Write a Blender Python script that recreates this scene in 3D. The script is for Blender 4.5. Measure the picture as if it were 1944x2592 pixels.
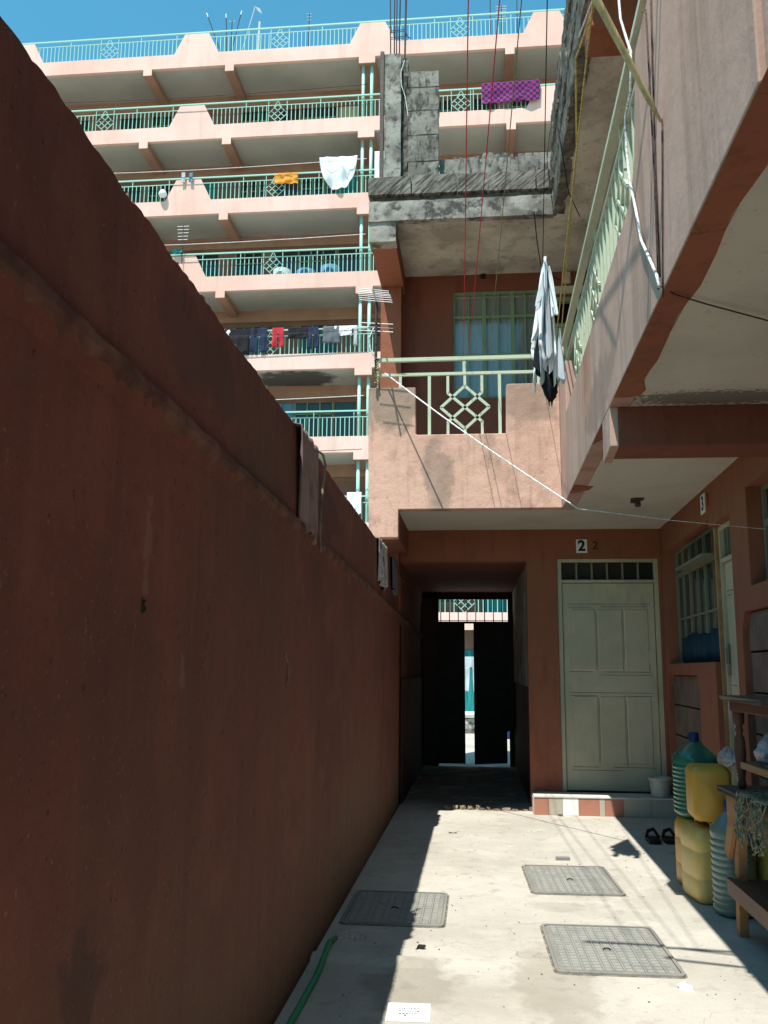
import bpy, math, random
from mathutils import Vector, Matrix
import numpy as np
for o in list(bpy.data.objects): bpy.data.objects.remove(o)
S = bpy.context.scene; COL = S.collection; R = random.Random(7)
# ------------------------------------------------------------ camera
cam = bpy.data.objects.new('camera', bpy.data.cameras.new('camera')); COL.objects.link(cam)
cam.data.sensor_fit = 'VERTICAL'; cam.data.sensor_height = 36; cam.data.lens = 31.736
cam.data.clip_start = .05; cam.data.clip_end = 3000
rot = Matrix(((0.99487883, 0.00950509, 0.1006269), (0.10075931, -0.17186875, -0.97995341), (0.00798007, 0.985074, -0.17194631)))
cam.matrix_world = Matrix.Translation((0, 0, 1.4)) @ rot.to_4x4()
S.camera = cam
# ------------------------------------------------------------ sky, sun, exposure
w = bpy.data.worlds.new('World'); S.world = w; w.use_nodes = True
wn = w.node_tree.nodes; bg = wn['Background']
sky = wn.new('ShaderNodeTexSky'); sky.sky_type = 'NISHITA'; sky.sun_disc = False
SUN = Vector((-.178, -.42, 1)).normalized()
sky.sun_elevation = math.asin(SUN.z); sky.sun_rotation = math.atan2(SUN.x, SUN.y)
sky.air_density = 1.7; sky.dust_density = .3; sky.ozone_density = 1.0; sky.altitude = 1200
tint = wn.new('ShaderNodeMix'); tint.data_type = 'RGBA'; tint.blend_type = 'MULTIPLY'; tint.inputs[0].default_value = 1; tint.inputs[7].default_value = (.55, 1.36, 1.38, 1)
w.node_tree.links.new(sky.outputs[0], tint.inputs[6]); w.node_tree.links.new(tint.outputs[2], bg.inputs[0]); bg.inputs[1].default_value = .092
sl = bpy.data.lights.new('sun', 'SUN'); sl.energy = 5; sl.angle = math.radians(.5); sl.color = (1, .95, .87)
so = bpy.data.objects.new('sun', sl); COL.objects.link(so); so.location = (0, 0, 30)
so.rotation_euler = (-SUN).to_track_quat('-Z', 'Y').to_euler()
S.view_settings.view_transform = 'Standard'; S.view_settings.look = 'None'; S.view_settings.gamma = 1
S.view_settings.exposure = .5
S.cycles.max_bounces = 8; S.cycles.diffuse_bounces = 5
# ------------------------------------------------------------ materials
def MT(name, base, layers=(), rough=.85, bump=(), metal=0, spec=.3, trans=0, ior=1.45, emit=None):
    m = bpy.data.materials.new(name); m.use_nodes = True; nt = m.node_tree; N = nt.nodes; L = nt.links
    b = N['Principled BSDF']; b.inputs['Roughness'].default_value = rough; b.inputs['Metallic'].default_value = metal
    b.inputs['Specular IOR Level'].default_value = spec; b.inputs['Transmission Weight'].default_value = trans; b.inputs['IOR'].default_value = ior
    tc = N.new('ShaderNodeTexCoord').outputs['Object']
    def noise(scale, st=(1, 1, 1), detail=6, ro=.6, dist=0, rot=None):
        mp = N.new('ShaderNodeMapping'); mp.inputs['Scale'].default_value = st; src = tc
        if rot: m0 = N.new('ShaderNodeMapping'); m0.inputs['Rotation'].default_value = rot; L.new(tc, m0.inputs[0]); src = m0.outputs[0]
        L.new(src, mp.inputs['Vector'])
        n = N.new('ShaderNodeTexNoise'); n.inputs['Scale'].default_value = scale; n.inputs['Detail'].default_value = detail
        n.inputs['Roughness'].default_value = ro; n.inputs['Distortion'].default_value = dist
        L.new(mp.outputs[0], n.inputs['Vector']); return n.outputs['Fac']
    def rng(v, a, c, x=0, y=1):
        r = N.new('ShaderNodeMapRange'); r.inputs[1].default_value = a; r.inputs[2].default_value = c
        r.inputs[3].default_value = x; r.inputs[4].default_value = y; L.new(v, r.inputs[0]); return r.outputs[0]
    def math_(op, a, c):
        q = N.new('ShaderNodeMath'); q.operation = op
        for i, v in enumerate((a, c)):
            if hasattr(v, 'links') or not isinstance(v, (int, float)): L.new(v, q.inputs[i])
            else: q.inputs[i].default_value = v
        return q.outputs[0]
    rgb = N.new('ShaderNodeRGB'); rgb.outputs[0].default_value = (*base, 1); cur = rgb.outputs[0]
    for ly in layers:
        k = ly.get('k', 'noise')
        if k == 'noise': f = rng(noise(ly['s'], ly.get('st', (1, 1, 1)), ly.get('d', 6), ly.get('ro', .6), rot=ly.get('rot')), ly['a'], ly['b'])
        elif k == 'z':      # colour tied to height, broken up with noise: wall stain, painted light on door
            sp = N.new('ShaderNodeSeparateXYZ'); L.new(tc, sp.inputs[0])
            z = math_('ADD', sp.outputs[2], math_('MULTIPLY', math_('SUBTRACT', noise(ly.get('s', 1.5)), .5), ly.get('w', 1.)))
            f = rng(z, ly['a'], ly['b'])
        elif k == 'blob':
            mp = N.new('ShaderNodeMapping'); mp.vector_type = 'TEXTURE'; mp.inputs['Location'].default_value = ly['c']; mp.inputs['Scale'].default_value = ly['r']
            L.new(tc, mp.inputs[0]); ln = N.new('ShaderNodeVectorMath'); ln.operation = 'LENGTH'; L.new(mp.outputs[0], ln.inputs[0])
            v = math_('ADD', ln.outputs['Value'], math_('MULTIPLY', math_('SUBTRACT', noise(ly.get('s', 6)), .5), ly.get('w', 1.8)))
            f = rng(v, 1.05, .75)
        elif k == 'crack':
            v = N.new('ShaderNodeTexVoronoi'); v.feature = 'DISTANCE_TO_EDGE'; v.inputs['Scale'].default_value = ly['s']
            mx = N.new('ShaderNodeVectorMath'); mx.operation = 'ADD'; L.new(tc, mx.inputs[0])
            nn = N.new('ShaderNodeTexNoise'); nn.inputs['Scale'].default_value = 2.5; nn.inputs['Detail'].default_value = 6; L.new(tc, nn.inputs[0]); L.new(nn.outputs['Color'], mx.inputs[1])
            L.new(mx.outputs[0], v.inputs['Vector']); f = math_('MULTIPLY', rng(v.outputs['Distance'], ly['t'], 0), rng(noise(1.3), .5, .62))
        f = math_('MULTIPLY', f, ly.get('o', 1.))
        mi = N.new('ShaderNodeMix'); mi.data_type = 'RGBA'; L.new(f, mi.inputs[0]); L.new(cur, mi.inputs[6]); mi.inputs[7].default_value = (*ly['c2'], 1); cur = mi.outputs[2]
    L.new(cur, b.inputs['Base Color']); prev = None
    for (s, st, d) in bump:
        bu = N.new('ShaderNodeBump'); bu.inputs['Strength'].default_value = st; bu.inputs['Distance'].default_value = d
        L.new(noise(s, detail=8), bu.inputs['Height'])
        if prev: L.new(prev, bu.inputs['Normal'])
        prev = bu.outputs[0]
    if prev: L.new(prev, b.inputs['Normal'])
    if emit: b.inputs['Emission Color'].default_value = (*emit, 1); b.inputs['Emission Strength'].default_value = 1
    return m
PB = [(9, .5, .02), (60, .45, .004)]
terra_l = lambda d, o=.6: [dict(s=1.2, a=.42, b=.62, c2=d, o=o), dict(s=9, st=(1, 1, .18), a=.52, b=.72, c2=tuple(x * .55 for x in d), o=.45), dict(s=45, a=.62, b=.72, c2=tuple(x * .4 for x in d), o=.5)]
m_boundary = MT('old terracotta plaster', (.185, .062, .046), [dict(s=.8, a=.44, b=.62, c2=(.12, .046, .035), o=.85), dict(s=2.6, a=.5, b=.66, c2=(.22, .078, .055), o=.6), dict(k='z', a=1.05, b=.1, s=.8, w=2.2, c2=(.125, .085, .055), o=.8),
    dict(s=.5, a=.54, b=.70, c2=(.115, .068, .045), o=.65), dict(s=6, st=(1, 1, .045), a=.48, b=.7, c2=(.085, .03, .024), o=.28), dict(s=11, st=(1, 1, .12), a=.55, b=.72, c2=(.27, .12, .09), o=.2), dict(s=16, a=.58, b=.72, c2=(.08, .04, .03), o=.5), dict(s=60, a=.64, b=.7, c2=(.3, .2, .15), o=.5), dict(s=38, a=.65, b=.7, c2=(.03, .018, .014), o=.8),
    dict(k='blob', c=(-.82, 2.18, 1.72), r=(.3, .03, .12), s=16, w=3.2, c2=(.33, .2, .15), o=.25), dict(k='blob', c=(-.82, 2.5, 1.38), r=(.3, .025, .06), s=16, w=3.2, c2=(.3, .19, .15), o=.25),
    dict(k='blob', c=(-.82, 1.95, .75), r=(.3, .1, .12), s=9, w=3, c2=(.05, .035, .028), o=.6), dict(k='blob', c=(-.84, 2.6, 2.35), r=(.3, .5, .14), s=5, c2=(.09, .05, .04), o=.6), dict(k='blob', c=(-.84, 4.9, 2.3), r=(.3, .6, .16), s=4, c2=(.06, .035, .03), o=.6), dict(k='crack', s=.7, t=.004, c2=(.04, .02, .016), o=.7)], bump=[(3, .3, .03), (14, .5, .012), (70, .5, .004)], rough=.9)
m_mortar = MT('rough cement mortar', (.34, .26, .19), [dict(s=8, a=.4, b=.65, c2=(.16, .11, .08))], bump=[(30, .9, .02)], rough=.95)
m_pink = MT('faded pink plaster', (.64, .40, .315), [dict(s=1.6, a=.44, b=.66, c2=(.50, .31, .24), o=.75), dict(s=4.5, st=(1, 1, .5), a=.52, b=.68, c2=(.27, .17, .125), o=.6), dict(s=12, st=(1, 1, .08), a=.52, b=.74, c2=(.30, .17, .12), o=.5),
    dict(s=2.2, a=.56, b=.7, c2=(.66, .40, .30), o=.5), dict(s=60, a=.64, b=.72, c2=(.2, .11, .08), o=.6),
    dict(k='blob', c=(-.8, 8.42, 3.95), r=(.35, .3, .28), s=5, c2=(.24, .18, .14), o=.75), dict(k='blob', c=(.5, 8.42, 3.95), r=(.35, .3, .24), s=5, c2=(.25, .18, .14), o=.6), dict(k='blob', c=(-.35, 8.42, 3.2), r=(.16, .3, .4), s=6, c2=(.26, .19, .15), o=.6), dict(k='crack', s=.9, t=.006, c2=(.18, .1, .07), o=.5)], bump=PB)
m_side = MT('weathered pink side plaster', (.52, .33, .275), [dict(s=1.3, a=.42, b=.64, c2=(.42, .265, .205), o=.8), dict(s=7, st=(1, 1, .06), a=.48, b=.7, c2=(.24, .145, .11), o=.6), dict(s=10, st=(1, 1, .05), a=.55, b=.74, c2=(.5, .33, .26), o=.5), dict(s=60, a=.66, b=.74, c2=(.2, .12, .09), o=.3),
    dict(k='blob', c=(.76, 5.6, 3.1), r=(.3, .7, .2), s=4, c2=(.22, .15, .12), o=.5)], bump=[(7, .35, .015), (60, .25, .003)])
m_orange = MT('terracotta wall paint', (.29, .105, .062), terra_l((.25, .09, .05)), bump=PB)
m_orange_dark = MT('terracotta paint darker', (.21, .072, .05), terra_l((.17, .06, .04)), bump=PB)  # darker version of the terracotta wall paint
m_dado = MT('dark maroon dado paint', (.06, .018, .014), [dict(s=3, a=.4, b=.7, c2=(.03, .012, .01))], rough=.6)
m_ceil = MT('whitewashed soffit', (.57, .545, .475), [dict(s=1.5, a=.45, b=.7, c2=(.41, .38, .33), o=.6), dict(s=14, a=.62, b=.74, c2=(.25, .2, .15), o=.4), dict(k='blob', c=(1.35, 4.98, 2.9), r=(.55, .14, .3), s=30, w=2.4, c2=(.06, .05, .045), o=.7), dict(s=50, a=.64, b=.69, c2=(.1, .09, .08), o=.6)], bump=[(5, .2, .02)])
m_mildew = MT('mildewed roof soffit', (.56, .53, .48), [dict(s=1.6, a=.44, b=.62, c2=(.30, .27, .24), o=.9), dict(s=5, a=.54, b=.7, c2=(.12, .11, .1), o=.55), dict(s=30, a=.6, b=.7, c2=(.12, .1, .09), o=.6)], bump=[(7, .5, .02)])
m_conc = MT('raw weathered concrete', (.33, .32, .285), [dict(s=4, a=.42, b=.6, c2=(.15, .14, .125), o=.9), dict(s=9, a=.5, b=.62, c2=(.04, .038, .036), o=.85), dict(s=20, a=.6, b=.75, c2=(.5, .47, .4), o=.5)], bump=[(14, .6, .012), (70, .6, .004)], rough=.95)
m_soot = MT('black stained concrete', (.10, .093, .082), [dict(s=6, a=.45, b=.65, c2=(.30, .28, .24), o=.6), dict(s=20, a=.5, b=.7, c2=(.03, .028, .025), o=.7)], bump=[(14, .7, .015), (70, .7, .005)], rough=.95)
m_stone = MT('rough dressed stone', (.28, .265, .23), [dict(s=3, a=.4, b=.58, c2=(.13, .12, .105), o=.85), dict(s=11, st=(1.8, 1, .8), a=.5, b=.62, c2=(.035, .033, .03), o=.8), dict(s=25, a=.6, b=.75, c2=(.42, .38, .3), o=.5)], bump=[(12, .7, .015), (50, .7, .005)], rough=.95)
m_tooled = MT('diagonally tooled stone', (.27, .255, .22), [dict(s=3, a=.4, b=.58, c2=(.13, .12, .105), o=.7), dict(s=5, st=(.8, 1, 9), rot=(0, .75, 0), a=.45, b=.6, c2=(.03, .028, .026), o=.9), dict(s=9, a=.55, b=.66, c2=(.03, .03, .028), o=.7)], bump=[(12, .6, .012)], rough=.95)
m_band = MT('cracked terracotta band', (.30, .11, .062), terra_l((.22, .08, .05)) + [dict(k='crack', s=2.2, t=.02, c2=(.05, .025, .02), o=.8)], bump=PB)
m_infill = MT('brown stone infill', (.17, .12, .095), [dict(s=3, a=.4, b=.65, c2=(.1, .07, .06), o=.8), dict(s=18, st=(1, 1, .2), a=.5, b=.7, c2=(.24, .17, .13), o=.5)], bump=[(25, .8, .01)])
m_floor = MT('worn cement yard', (.47, .45, .395), [dict(s=.9, a=.42, b=.62, c2=(.37, .35, .30), o=.8), dict(k='blob', c=(-.1, 11.7, 0), r=(1.4, 2.2, 1), s=2, w=.5, c2=(.12, .105, .09), o=.85), dict(s=3.3, a=.52, b=.68, c2=(.56, .52, .44), o=.6), dict(s=7, a=.56, b=.7, c2=(.25, .225, .18), o=.5), dict(s=40, a=.6, b=.72, c2=(.2, .18, .14), o=.55), dict(s=120, a=.6, b=.7, c2=(.62, .58, .5), o=.4),  # the dark blob in the passage paints its deep shade into the floor
    dict(k='blob', c=(-.3, 4.35, 0), r=(.24, .35, 1), s=5, c2=(.2, .18, .14), o=.5), dict(k='blob', c=(.1, 4.2, 0), r=(.35, .2, 1), s=7, c2=(.33, .3, .25), o=.3), dict(k='blob', c=(.5, 5.85, 0), r=(.22, .12, 1), s=9, c2=(.27, .25, .2), o=.4), dict(k='blob', c=(.35, 4.5, 0), r=(.2, .6, 1), s=7, c2=(.25, .22, .17), o=.45), dict(k='crack', s=.55, t=.004, c2=(.1, .09, .07), o=.8)], bump=[(2, .3, .03), (12, .5, .012), (90, .6, .004)], rough=.9)
m_earth = MT('dry earth', (.36, .29, .21), [dict(s=1, a=.4, b=.65, c2=(.25, .19, .13))], bump=[(4, .5, .05)], rough=.95)
m_cover = MT('cast cover metal', (.25, .255, .235), [dict(s=5, a=.42, b=.65, c2=(.33, .32, .27), o=.7), dict(s=40, a=.55, b=.7, c2=(.12, .12, .11), o=.6)], bump=[(60, .4, .003)], rough=.7, metal=.2)
m_cover_hi = MT('worn raised pads', (.36, .365, .335), [dict(s=9, a=.45, b=.65, c2=(.26, .27, .25), o=.8)], rough=.6, metal=.2)
m_rail = MT('pale green gloss paint', (.50, .57, .43), [dict(s=6, a=.5, b=.7, c2=(.36, .44, .33), o=.6), dict(s=30, a=.62, b=.7, c2=(.2, .1, .05), o=.6)], rough=.45, spec=.5)
m_railfar = MT('turquoise gloss paint', (.33, .60, .52), [dict(s=3, a=.5, b=.7, c2=(.38, .56, .46), o=.6)], rough=.4, spec=.5)
m_frame = MT('green window paint', (.19, .27, .16), [dict(s=8, a=.5, b=.7, c2=(.11, .15, .09), o=.6)], rough=.5)
m_creamframe = MT('pale window paint', (.21, .20, .145), [dict(s=8, a=.5, b=.7, c2=(.2, .2, .15), o=.6)], rough=.5)
m_door = MT('cream green door enamel', (.54, .47, .34), [dict(s=1.5, a=.42, b=.65, c2=(.32, .32, .225), o=.7), dict(s=12, st=(1, 1, .3), a=.55, b=.7, c2=(.3, .3, .22), o=.4), dict(s=50, a=.64, b=.7, c2=(.15, .13, .1), o=.5), dict(k='z', a=.55, b=.15, w=.4, c2=(.3, .34, .28), o=.6)], rough=.42, spec=.5, bump=[(4, .15, .02)])  # height layer: greener light at the door foot put into the colour
m_joint = MT('dirt filled joint', (.13, .115, .09), [dict(s=20, a=.45, b=.6, c2=(.3, .28, .23))])
m_line = MT('dark gap line', (.03, .028, .022))  # near-black for gaps, seams and the nail hole
m_glass = MT('dark interior pane', (.02, .024, .024), rough=.12, spec=.6)  # opaque; the darkness of the rooms behind is put into this colour
m_black = MT('black metal', (.012, .011, .011), [dict(s=9, a=.5, b=.7, c2=(.03, .02, .015))], rough=.6)
m_beige = MT('dusty beige wall paint', (.72, .62, .52), [dict(s=4, a=.45, b=.7, c2=(.2, .16, .12))])
m_tile = {k: MT(k + ' glazed tile', c, [dict(s=5, a=.5, b=.7, c2=tuple(x * .75 for x in c), o=.6)], rough=.35, spec=.5) for k, c in dict(terracotta=(.42, .19, .135), beige=(.46, .42, .34), white=(.85, .85, .84)).items()}
m_yellow = MT('yellow plastic', (.58, .33, .05), [dict(s=5, a=.5, b=.7, c2=(.48, .27, .03), o=.5), dict(s=30, a=.6, b=.7, c2=(.25, .16, .05), o=.4)], rough=.42, spec=.5)
m_yellow2 = MT('faded yellow plastic', (.60, .46, .15), [dict(s=5, a=.5, b=.7, c2=(.55, .4, .12), o=.5), dict(s=30, a=.6, b=.7, c2=(.25, .18, .06), o=.4)], rough=.42, spec=.5)
m_yellow3 = MT('orange yellow plastic', (.60, .32, .05), [dict(s=5, a=.5, b=.7, c2=(.46, .25, .05), o=.5)], rough=.42, spec=.5)
m_pet = MT('green tinted bottle plastic', (.045, .22, .15), [dict(s=6, a=.45, b=.7, c2=(.08, .28, .2), o=.6)], rough=.22, trans=.35, spec=.6)
m_pet2 = MT('pale bluish bottle plastic', (.20, .33, .29), [dict(s=6, a=.45, b=.7, c2=(.28, .42, .38), o=.6)], rough=.25, trans=.35, spec=.6)
m_bluecap = MT('blue cap plastic', (.015, .035, .14), rough=.4)
m_wooddk = MT('dark grimy wood', (.065, .05, .042), [dict(s=4, st=(1, .1, 1), a=.4, b=.65, c2=(.12, .1, .085), o=.7)], bump=[(20, .5, .01)], rough=.6)
m_wood = MT('bare pine timber', (.42, .24, .115), [dict(s=12, st=(1, .08, 1), a=.42, b=.65, c2=(.28, .15, .07), o=.8), dict(s=3, a=.5, b=.7, c2=(.15, .09, .05), o=.5)], bump=[(30, .5, .005)])
m_woodred = MT('reddish table wood', (.10, .045, .032), [dict(s=8, st=(1, .1, 1), a=.42, b=.65, c2=(.16, .08, .05), o=.8)], rough=.5)
m_bamboo = MT('dried bamboo', (.42, .36, .19), [dict(s=6, st=(3, 3, .5), a=.42, b=.6, c2=(.16, .13, .07), o=.8)], rough=.5)
m_white = MT('white cotton', (.78, .82, .86), [dict(s=5, a=.5, b=.7, c2=(.62, .67, .72), o=.6)], rough=.9)
m_greywhite = MT('grey white cotton', (.46, .50, .54), [dict(s=5, a=.5, b=.7, c2=(.3, .33, .38), o=.6)], rough=.9)
m_blackc = MT('black cotton', (.015, .015, .02), rough=.95)
m_navy = MT('navy cotton', (.02, .03, .07), rough=.95)
m_grey = MT('grey cotton', (.12, .13, .15), rough=.95)
m_red = MT('red jersey', (.50, .03, .05), rough=.9)
m_or = MT('orange cloth', (.75, .30, .05), rough=.9)
m_teal = MT('teal curtain', (.02, .26, .25), [dict(s=9, st=(1, 1, .1), a=.4, b=.65, c2=(.01, .12, .14))], rough=.9)
m_blue = MT('blue curtain', (.12, .26, .38), [dict(s=9, st=(1, 1, .08), a=.4, b=.65, c2=(.06, .16, .28))], rough=.9)
m_dkblue = MT('dark blue cloth', (.022, .055, .075), [dict(s=14, st=(1, 1, .05), a=.4, b=.65, c2=(.012, .035, .06))], rough=.95)
m_brownc = MT('dusty mauve cloth', (.30, .21, .19), [dict(s=8, a=.45, b=.65, c2=(.2, .13, .12))], rough=.95)
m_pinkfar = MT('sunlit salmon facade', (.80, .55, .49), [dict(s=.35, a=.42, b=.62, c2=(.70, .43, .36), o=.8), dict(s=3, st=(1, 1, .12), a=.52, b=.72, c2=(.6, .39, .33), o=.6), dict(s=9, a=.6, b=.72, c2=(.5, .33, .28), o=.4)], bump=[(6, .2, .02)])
m_farbeam = MT('far orange beam paint', (.40, .23, .165), [dict(s=1, a=.4, b=.65, c2=(.32, .18, .13))])
m_farceil = MT('far grey soffit', (.46, .46, .42), [dict(s=.4, a=.4, b=.65, c2=(.37, .37, .34)), dict(k='blob', c=(-6.4, 31.2, 11.83), r=(1.6, 1.2, .5), s=1.5, c2=(.06, .055, .05), o=.9)])
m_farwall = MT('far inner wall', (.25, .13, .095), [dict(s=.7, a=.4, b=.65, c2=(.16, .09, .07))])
m_rebar = MT('rusty rebar', (.06, .045, .05), rough=.8)
m_alu = MT('dull aluminium', (.62, .63, .64), rough=.45, metal=.4)
def rope_m(n, c): return MT(n, c, [dict(s=60, a=.45, b=.6, c2=tuple(x * .5 for x in c))], rough=.9)
m_rred = rope_m('red nylon cord', (.55, .035, .06)); m_ryel = rope_m('yellow rope', (.50, .40, .15)); m_rgrn = rope_m('olive cord', (.22, .24, .12)); m_rblk = rope_m('black wire', (.012, .012, .014)); m_rwht = rope_m('white cable', (.8, .8, .8)); m_rbrown = rope_m('brown cord', (.10, .055, .05))
m_hose = MT('green hose', (.02, .30, .15), rough=.5)
# ------------------------------------------------------------ mesh helper
class MB:
    def __init__(s): s.v = []; s.f = []; s.marks = []
    def add(s, vs, fs):
        n = len(s.v); s.marks.append((len(s.v), len(s.f))); s.v += [tuple(v) for v in vs]; s.f += [tuple(i + n for i in f) for f in fs]; return s
    def hexa(s, a, b):      # a: 4 lower corners, b: 4 upper corners, counter-clockwise from above
        return s.add(list(a) + list(b), [(3, 2, 1, 0), (4, 5, 6, 7), (0, 1, 5, 4), (1, 2, 6, 5), (2, 3, 7, 6), (3, 0, 4, 7)])
    def box(s, x0, x1, y0, y1, z0, z1):
        x0, x1 = min(x0, x1), max(x0, x1)
        return s.hexa([(x0, y0, z0), (x1, y0, z0), (x1, y1, z0), (x0, y1, z0)], [(x0, y0, z1), (x1, y0, z1), (x1, y1, z1), (x0, y1, z1)])
    def yb(s, f0, f1, y0, y1, z0, z1):
        return s.hexa(*[[(f0(y0), y0, z), (f1(y0), y0, z), (f1(y1), y1, z), (f0(y1), y1, z)] for z in (z0, z1)])
    def prism_xz(s, poly, y0, y1):
        n = len(poly); vs = [(x, y0, z) for x, z in poly] + [(x, y1, z) for x, z in poly]
        return s.add(vs, [tuple(range(n))] + [tuple(range(2 * n - 1, n - 1, -1))] + [(i + n, (i + 1) % n + n, (i + 1) % n, i) for i in range(n)])
    def prism_yz(s, poly, f0, f1):
        n = len(poly); vs = [(f0(y), y, z) for y, z in poly] + [(f1(y), y, z) for y, z in poly]
        return s.add(vs, [tuple(range(n - 1, -1, -1))] + [tuple(range(n, 2 * n))] + [(i, (i + 1) % n, (i + 1) % n + n, i + n) for i in range(n)])
    def tube(s, pts, r, n=8, cap=True):
        pts = [Vector(p) for p in pts]; rs = r if isinstance(r, (list, tuple)) else [r] * len(pts)
        vs = []; fs = []; pu = None
        for i, p in enumerate(pts):
            d = (pts[min(i + 1, len(pts) - 1)] - pts[max(i - 1, 0)]).normalized()
            u = d.cross(Vector((0, 0, 1)) if abs(d.z) < .9 else Vector((0, 1, 0))).normalized()
            if pu is not None:
                u = (pu - d * pu.dot(d)).normalized()
            pu = u; v = d.cross(u)
            vs += [p + (u * math.cos(2 * math.pi * k / n) + v * math.sin(2 * math.pi * k / n)) * rs[i] for k in range(n)]
        for i in range(len(pts) - 1):
            for k in range(n): a = i * n + k; b = i * n + (k + 1) % n; fs.append((a, b, b + n, a + n))
        if cap: fs += [tuple(range(n - 1, -1, -1)), tuple(range(len(vs) - n, len(vs)))]
        return s.add(vs, fs)
    def bar(s, a, b, wx, wz):     # rectangular bar between two points
        a, b = Vector(a), Vector(b); d = (b - a).normalized(); u = d.cross(Vector((0, 1, 0)) if abs(d.y) < .7 else Vector((0, 0, 1))).normalized(); v = d.cross(u)
        c = lambda p: [p - u * wx / 2 - v * wz / 2, p + u * wx / 2 - v * wz / 2, p + u * wx / 2 + v * wz / 2, p - u * wx / 2 + v * wz / 2]
        return s.hexa(c(a), c(b))
    def lathe(s, prof, c=(0, 0, 0), n=24, sq=None):
        vs = []; fs = []
        for r, z in prof:
            for k in range(n):
                t = 2 * math.pi * k / n; x, y = math.cos(t), math.sin(t)
                if sq: q = (abs(x) ** sq + abs(y) ** sq) ** (-1 / sq); x *= q; y *= q
                vs.append((c[0] + r * x, c[1] + r * y, c[2] + z))
        for i in range(len(prof) - 1):
            for k in range(n): a = i * n + k; b = i * n + (k + 1) % n; fs.append((a, b, b + n, a + n))
        fs += [tuple(range(n - 1, -1, -1)), tuple(range(len(vs) - n, len(vs)))]
        return s.add(vs, fs)
    def rock(s, x0, x1, y0, y1, z0, z1, j=.012, st=.06, rnd=R):    # subdivided block with a rough skin
        nx, ny, nz = [max(1, int(round((b - a) / st))) for a, b in ((x0, x1), (y0, y1), (z0, z1))]
        nx, ny, nz = min(nx, 90), min(ny, 90), min(nz, 30); idx = {}; vs = []; fs = []
        def P(i, j_, k):
            if (i, j_, k) not in idx:
                e = (i in (0, nx)) + (j_ in (0, ny)) + (k in (0, nz)); q = j * (1.8 if e > 1 else 1)
                cx, cy, cz = [(1 if m == 0 else -1 if m == n else 0) for m, n in ((i, nx), (j_, ny), (k, nz))]; sh = q * .6 if e > 1 else 0
                idx[(i, j_, k)] = len(vs)
                vs.append((x0 + (x1 - x0) * i / nx + rnd.uniform(-q, q) + cx * sh, y0 + (y1 - y0) * j_ / ny + rnd.uniform(-q, q) + cy * sh, z0 + (z1 - z0) * k / nz + rnd.uniform(-q, q) + cz * sh))
            return idx[(i, j_, k)]
        for i in range(nx):
            for k in range(nz):
                fs.append((P(i, 0, k), P(i + 1, 0, k), P(i + 1, 0, k + 1), P(i, 0, k + 1))); fs.append((P(i, ny, k + 1), P(i + 1, ny, k + 1), P(i + 1, ny, k), P(i, ny, k)))
        for j_ in range(ny):
            for k in range(nz):
                fs.append((P(0, j_, k + 1), P(0, j_ + 1, k + 1), P(0, j_ + 1, k), P(0, j_, k))); fs.append((P(nx, j_, k), P(nx, j_ + 1, k), P(nx, j_ + 1, k + 1), P(nx, j_, k + 1)))
        for i in range(nx):
            for j_ in range(ny):
                fs.append((P(i, j_, nz), P(i + 1, j_, nz), P(i + 1, j_ + 1, nz), P(i, j_ + 1, nz))); fs.append((P(i, j_ + 1, 0), P(i + 1, j_ + 1, 0), P(i + 1, j_, 0), P(i, j_, 0)))
        return s.add(vs, fs)
    def build_each(s, name, m, parent=None, post=None, sizes=None, **kw):     # one object per added piece
        st = s.marks + [(len(s.v), len(s.f))]; out = []
        for (a, fa), (c, fc) in zip(st[:-1], st[1:]):
            q = MB(); q.v = s.v[a:c]; q.f = [tuple(i - a for i in f) for f in s.f[fa:fc]]; o = q.build(name, m, parent, **kw); out.append(o)
            if post is not None: o.matrix_parent_inverse = post
        return out
    def build(s, name, m, parent=None, bevel=0, smooth=False, **kw):
        me = bpy.data.meshes.new(name); me.from_pydata(s.v, [], s.f); me.materials.append(m); me.update()
        if smooth: me.polygons.foreach_set('use_smooth', [True] * len(me.polygons))
        o = bpy.data.objects.new(name, me); COL.objects.link(o)
        if parent: o.parent = parent
        if bevel:
            b = o.modifiers.new('bevel', 'BEVEL'); b.width = bevel; b.segments = 2; b.limit_method = 'ANGLE'; b.angle_limit = math.radians(40)
        if smooth:
            pass
        tag(o, **kw); return o
def tag(o, label=None, cat=None, group=None, kind=None):
    for k, v in (('label', label), ('category', cat), ('group', group), ('kind', kind)):
        if v: o[k] = v
    return o
def empty(name, loc=(0, 0, 0), rz=0, **kw):
    o = bpy.data.objects.new(name, None); COL.objects.link(o); o.location = loc; o.rotation_euler = (0, 0, rz); o.empty_display_size = .1
    return tag(o, **kw)
def text(ch, size, m, parent, mat, name='digit', bold=0):
    c = bpy.data.curves.new(name, 'FONT'); c.body = ch; c.size = size; c.extrude = .0012; c.offset = bold; c.align_x = 'CENTER'; c.align_y = 'CENTER'
    t = bpy.data.objects.new('tmp', c); COL.objects.link(t); bpy.context.view_layer.update()
    me = bpy.data.meshes.new_from_object(t.evaluated_get(bpy.context.evaluated_depsgraph_get())); bpy.data.objects.remove(t)
    me.transform(mat); me.materials.clear(); me.materials.append(m)
    o = bpy.data.objects.new(name, me); COL.objects.link(o); o.parent = parent; return o
FX = lambda y: .712 + .0117 * y
WX = lambda y: 1.683 + .027 * y
OF = lambda f, d: (lambda y: f(y) + d)
K = lambda c: (lambda y: c)
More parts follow.
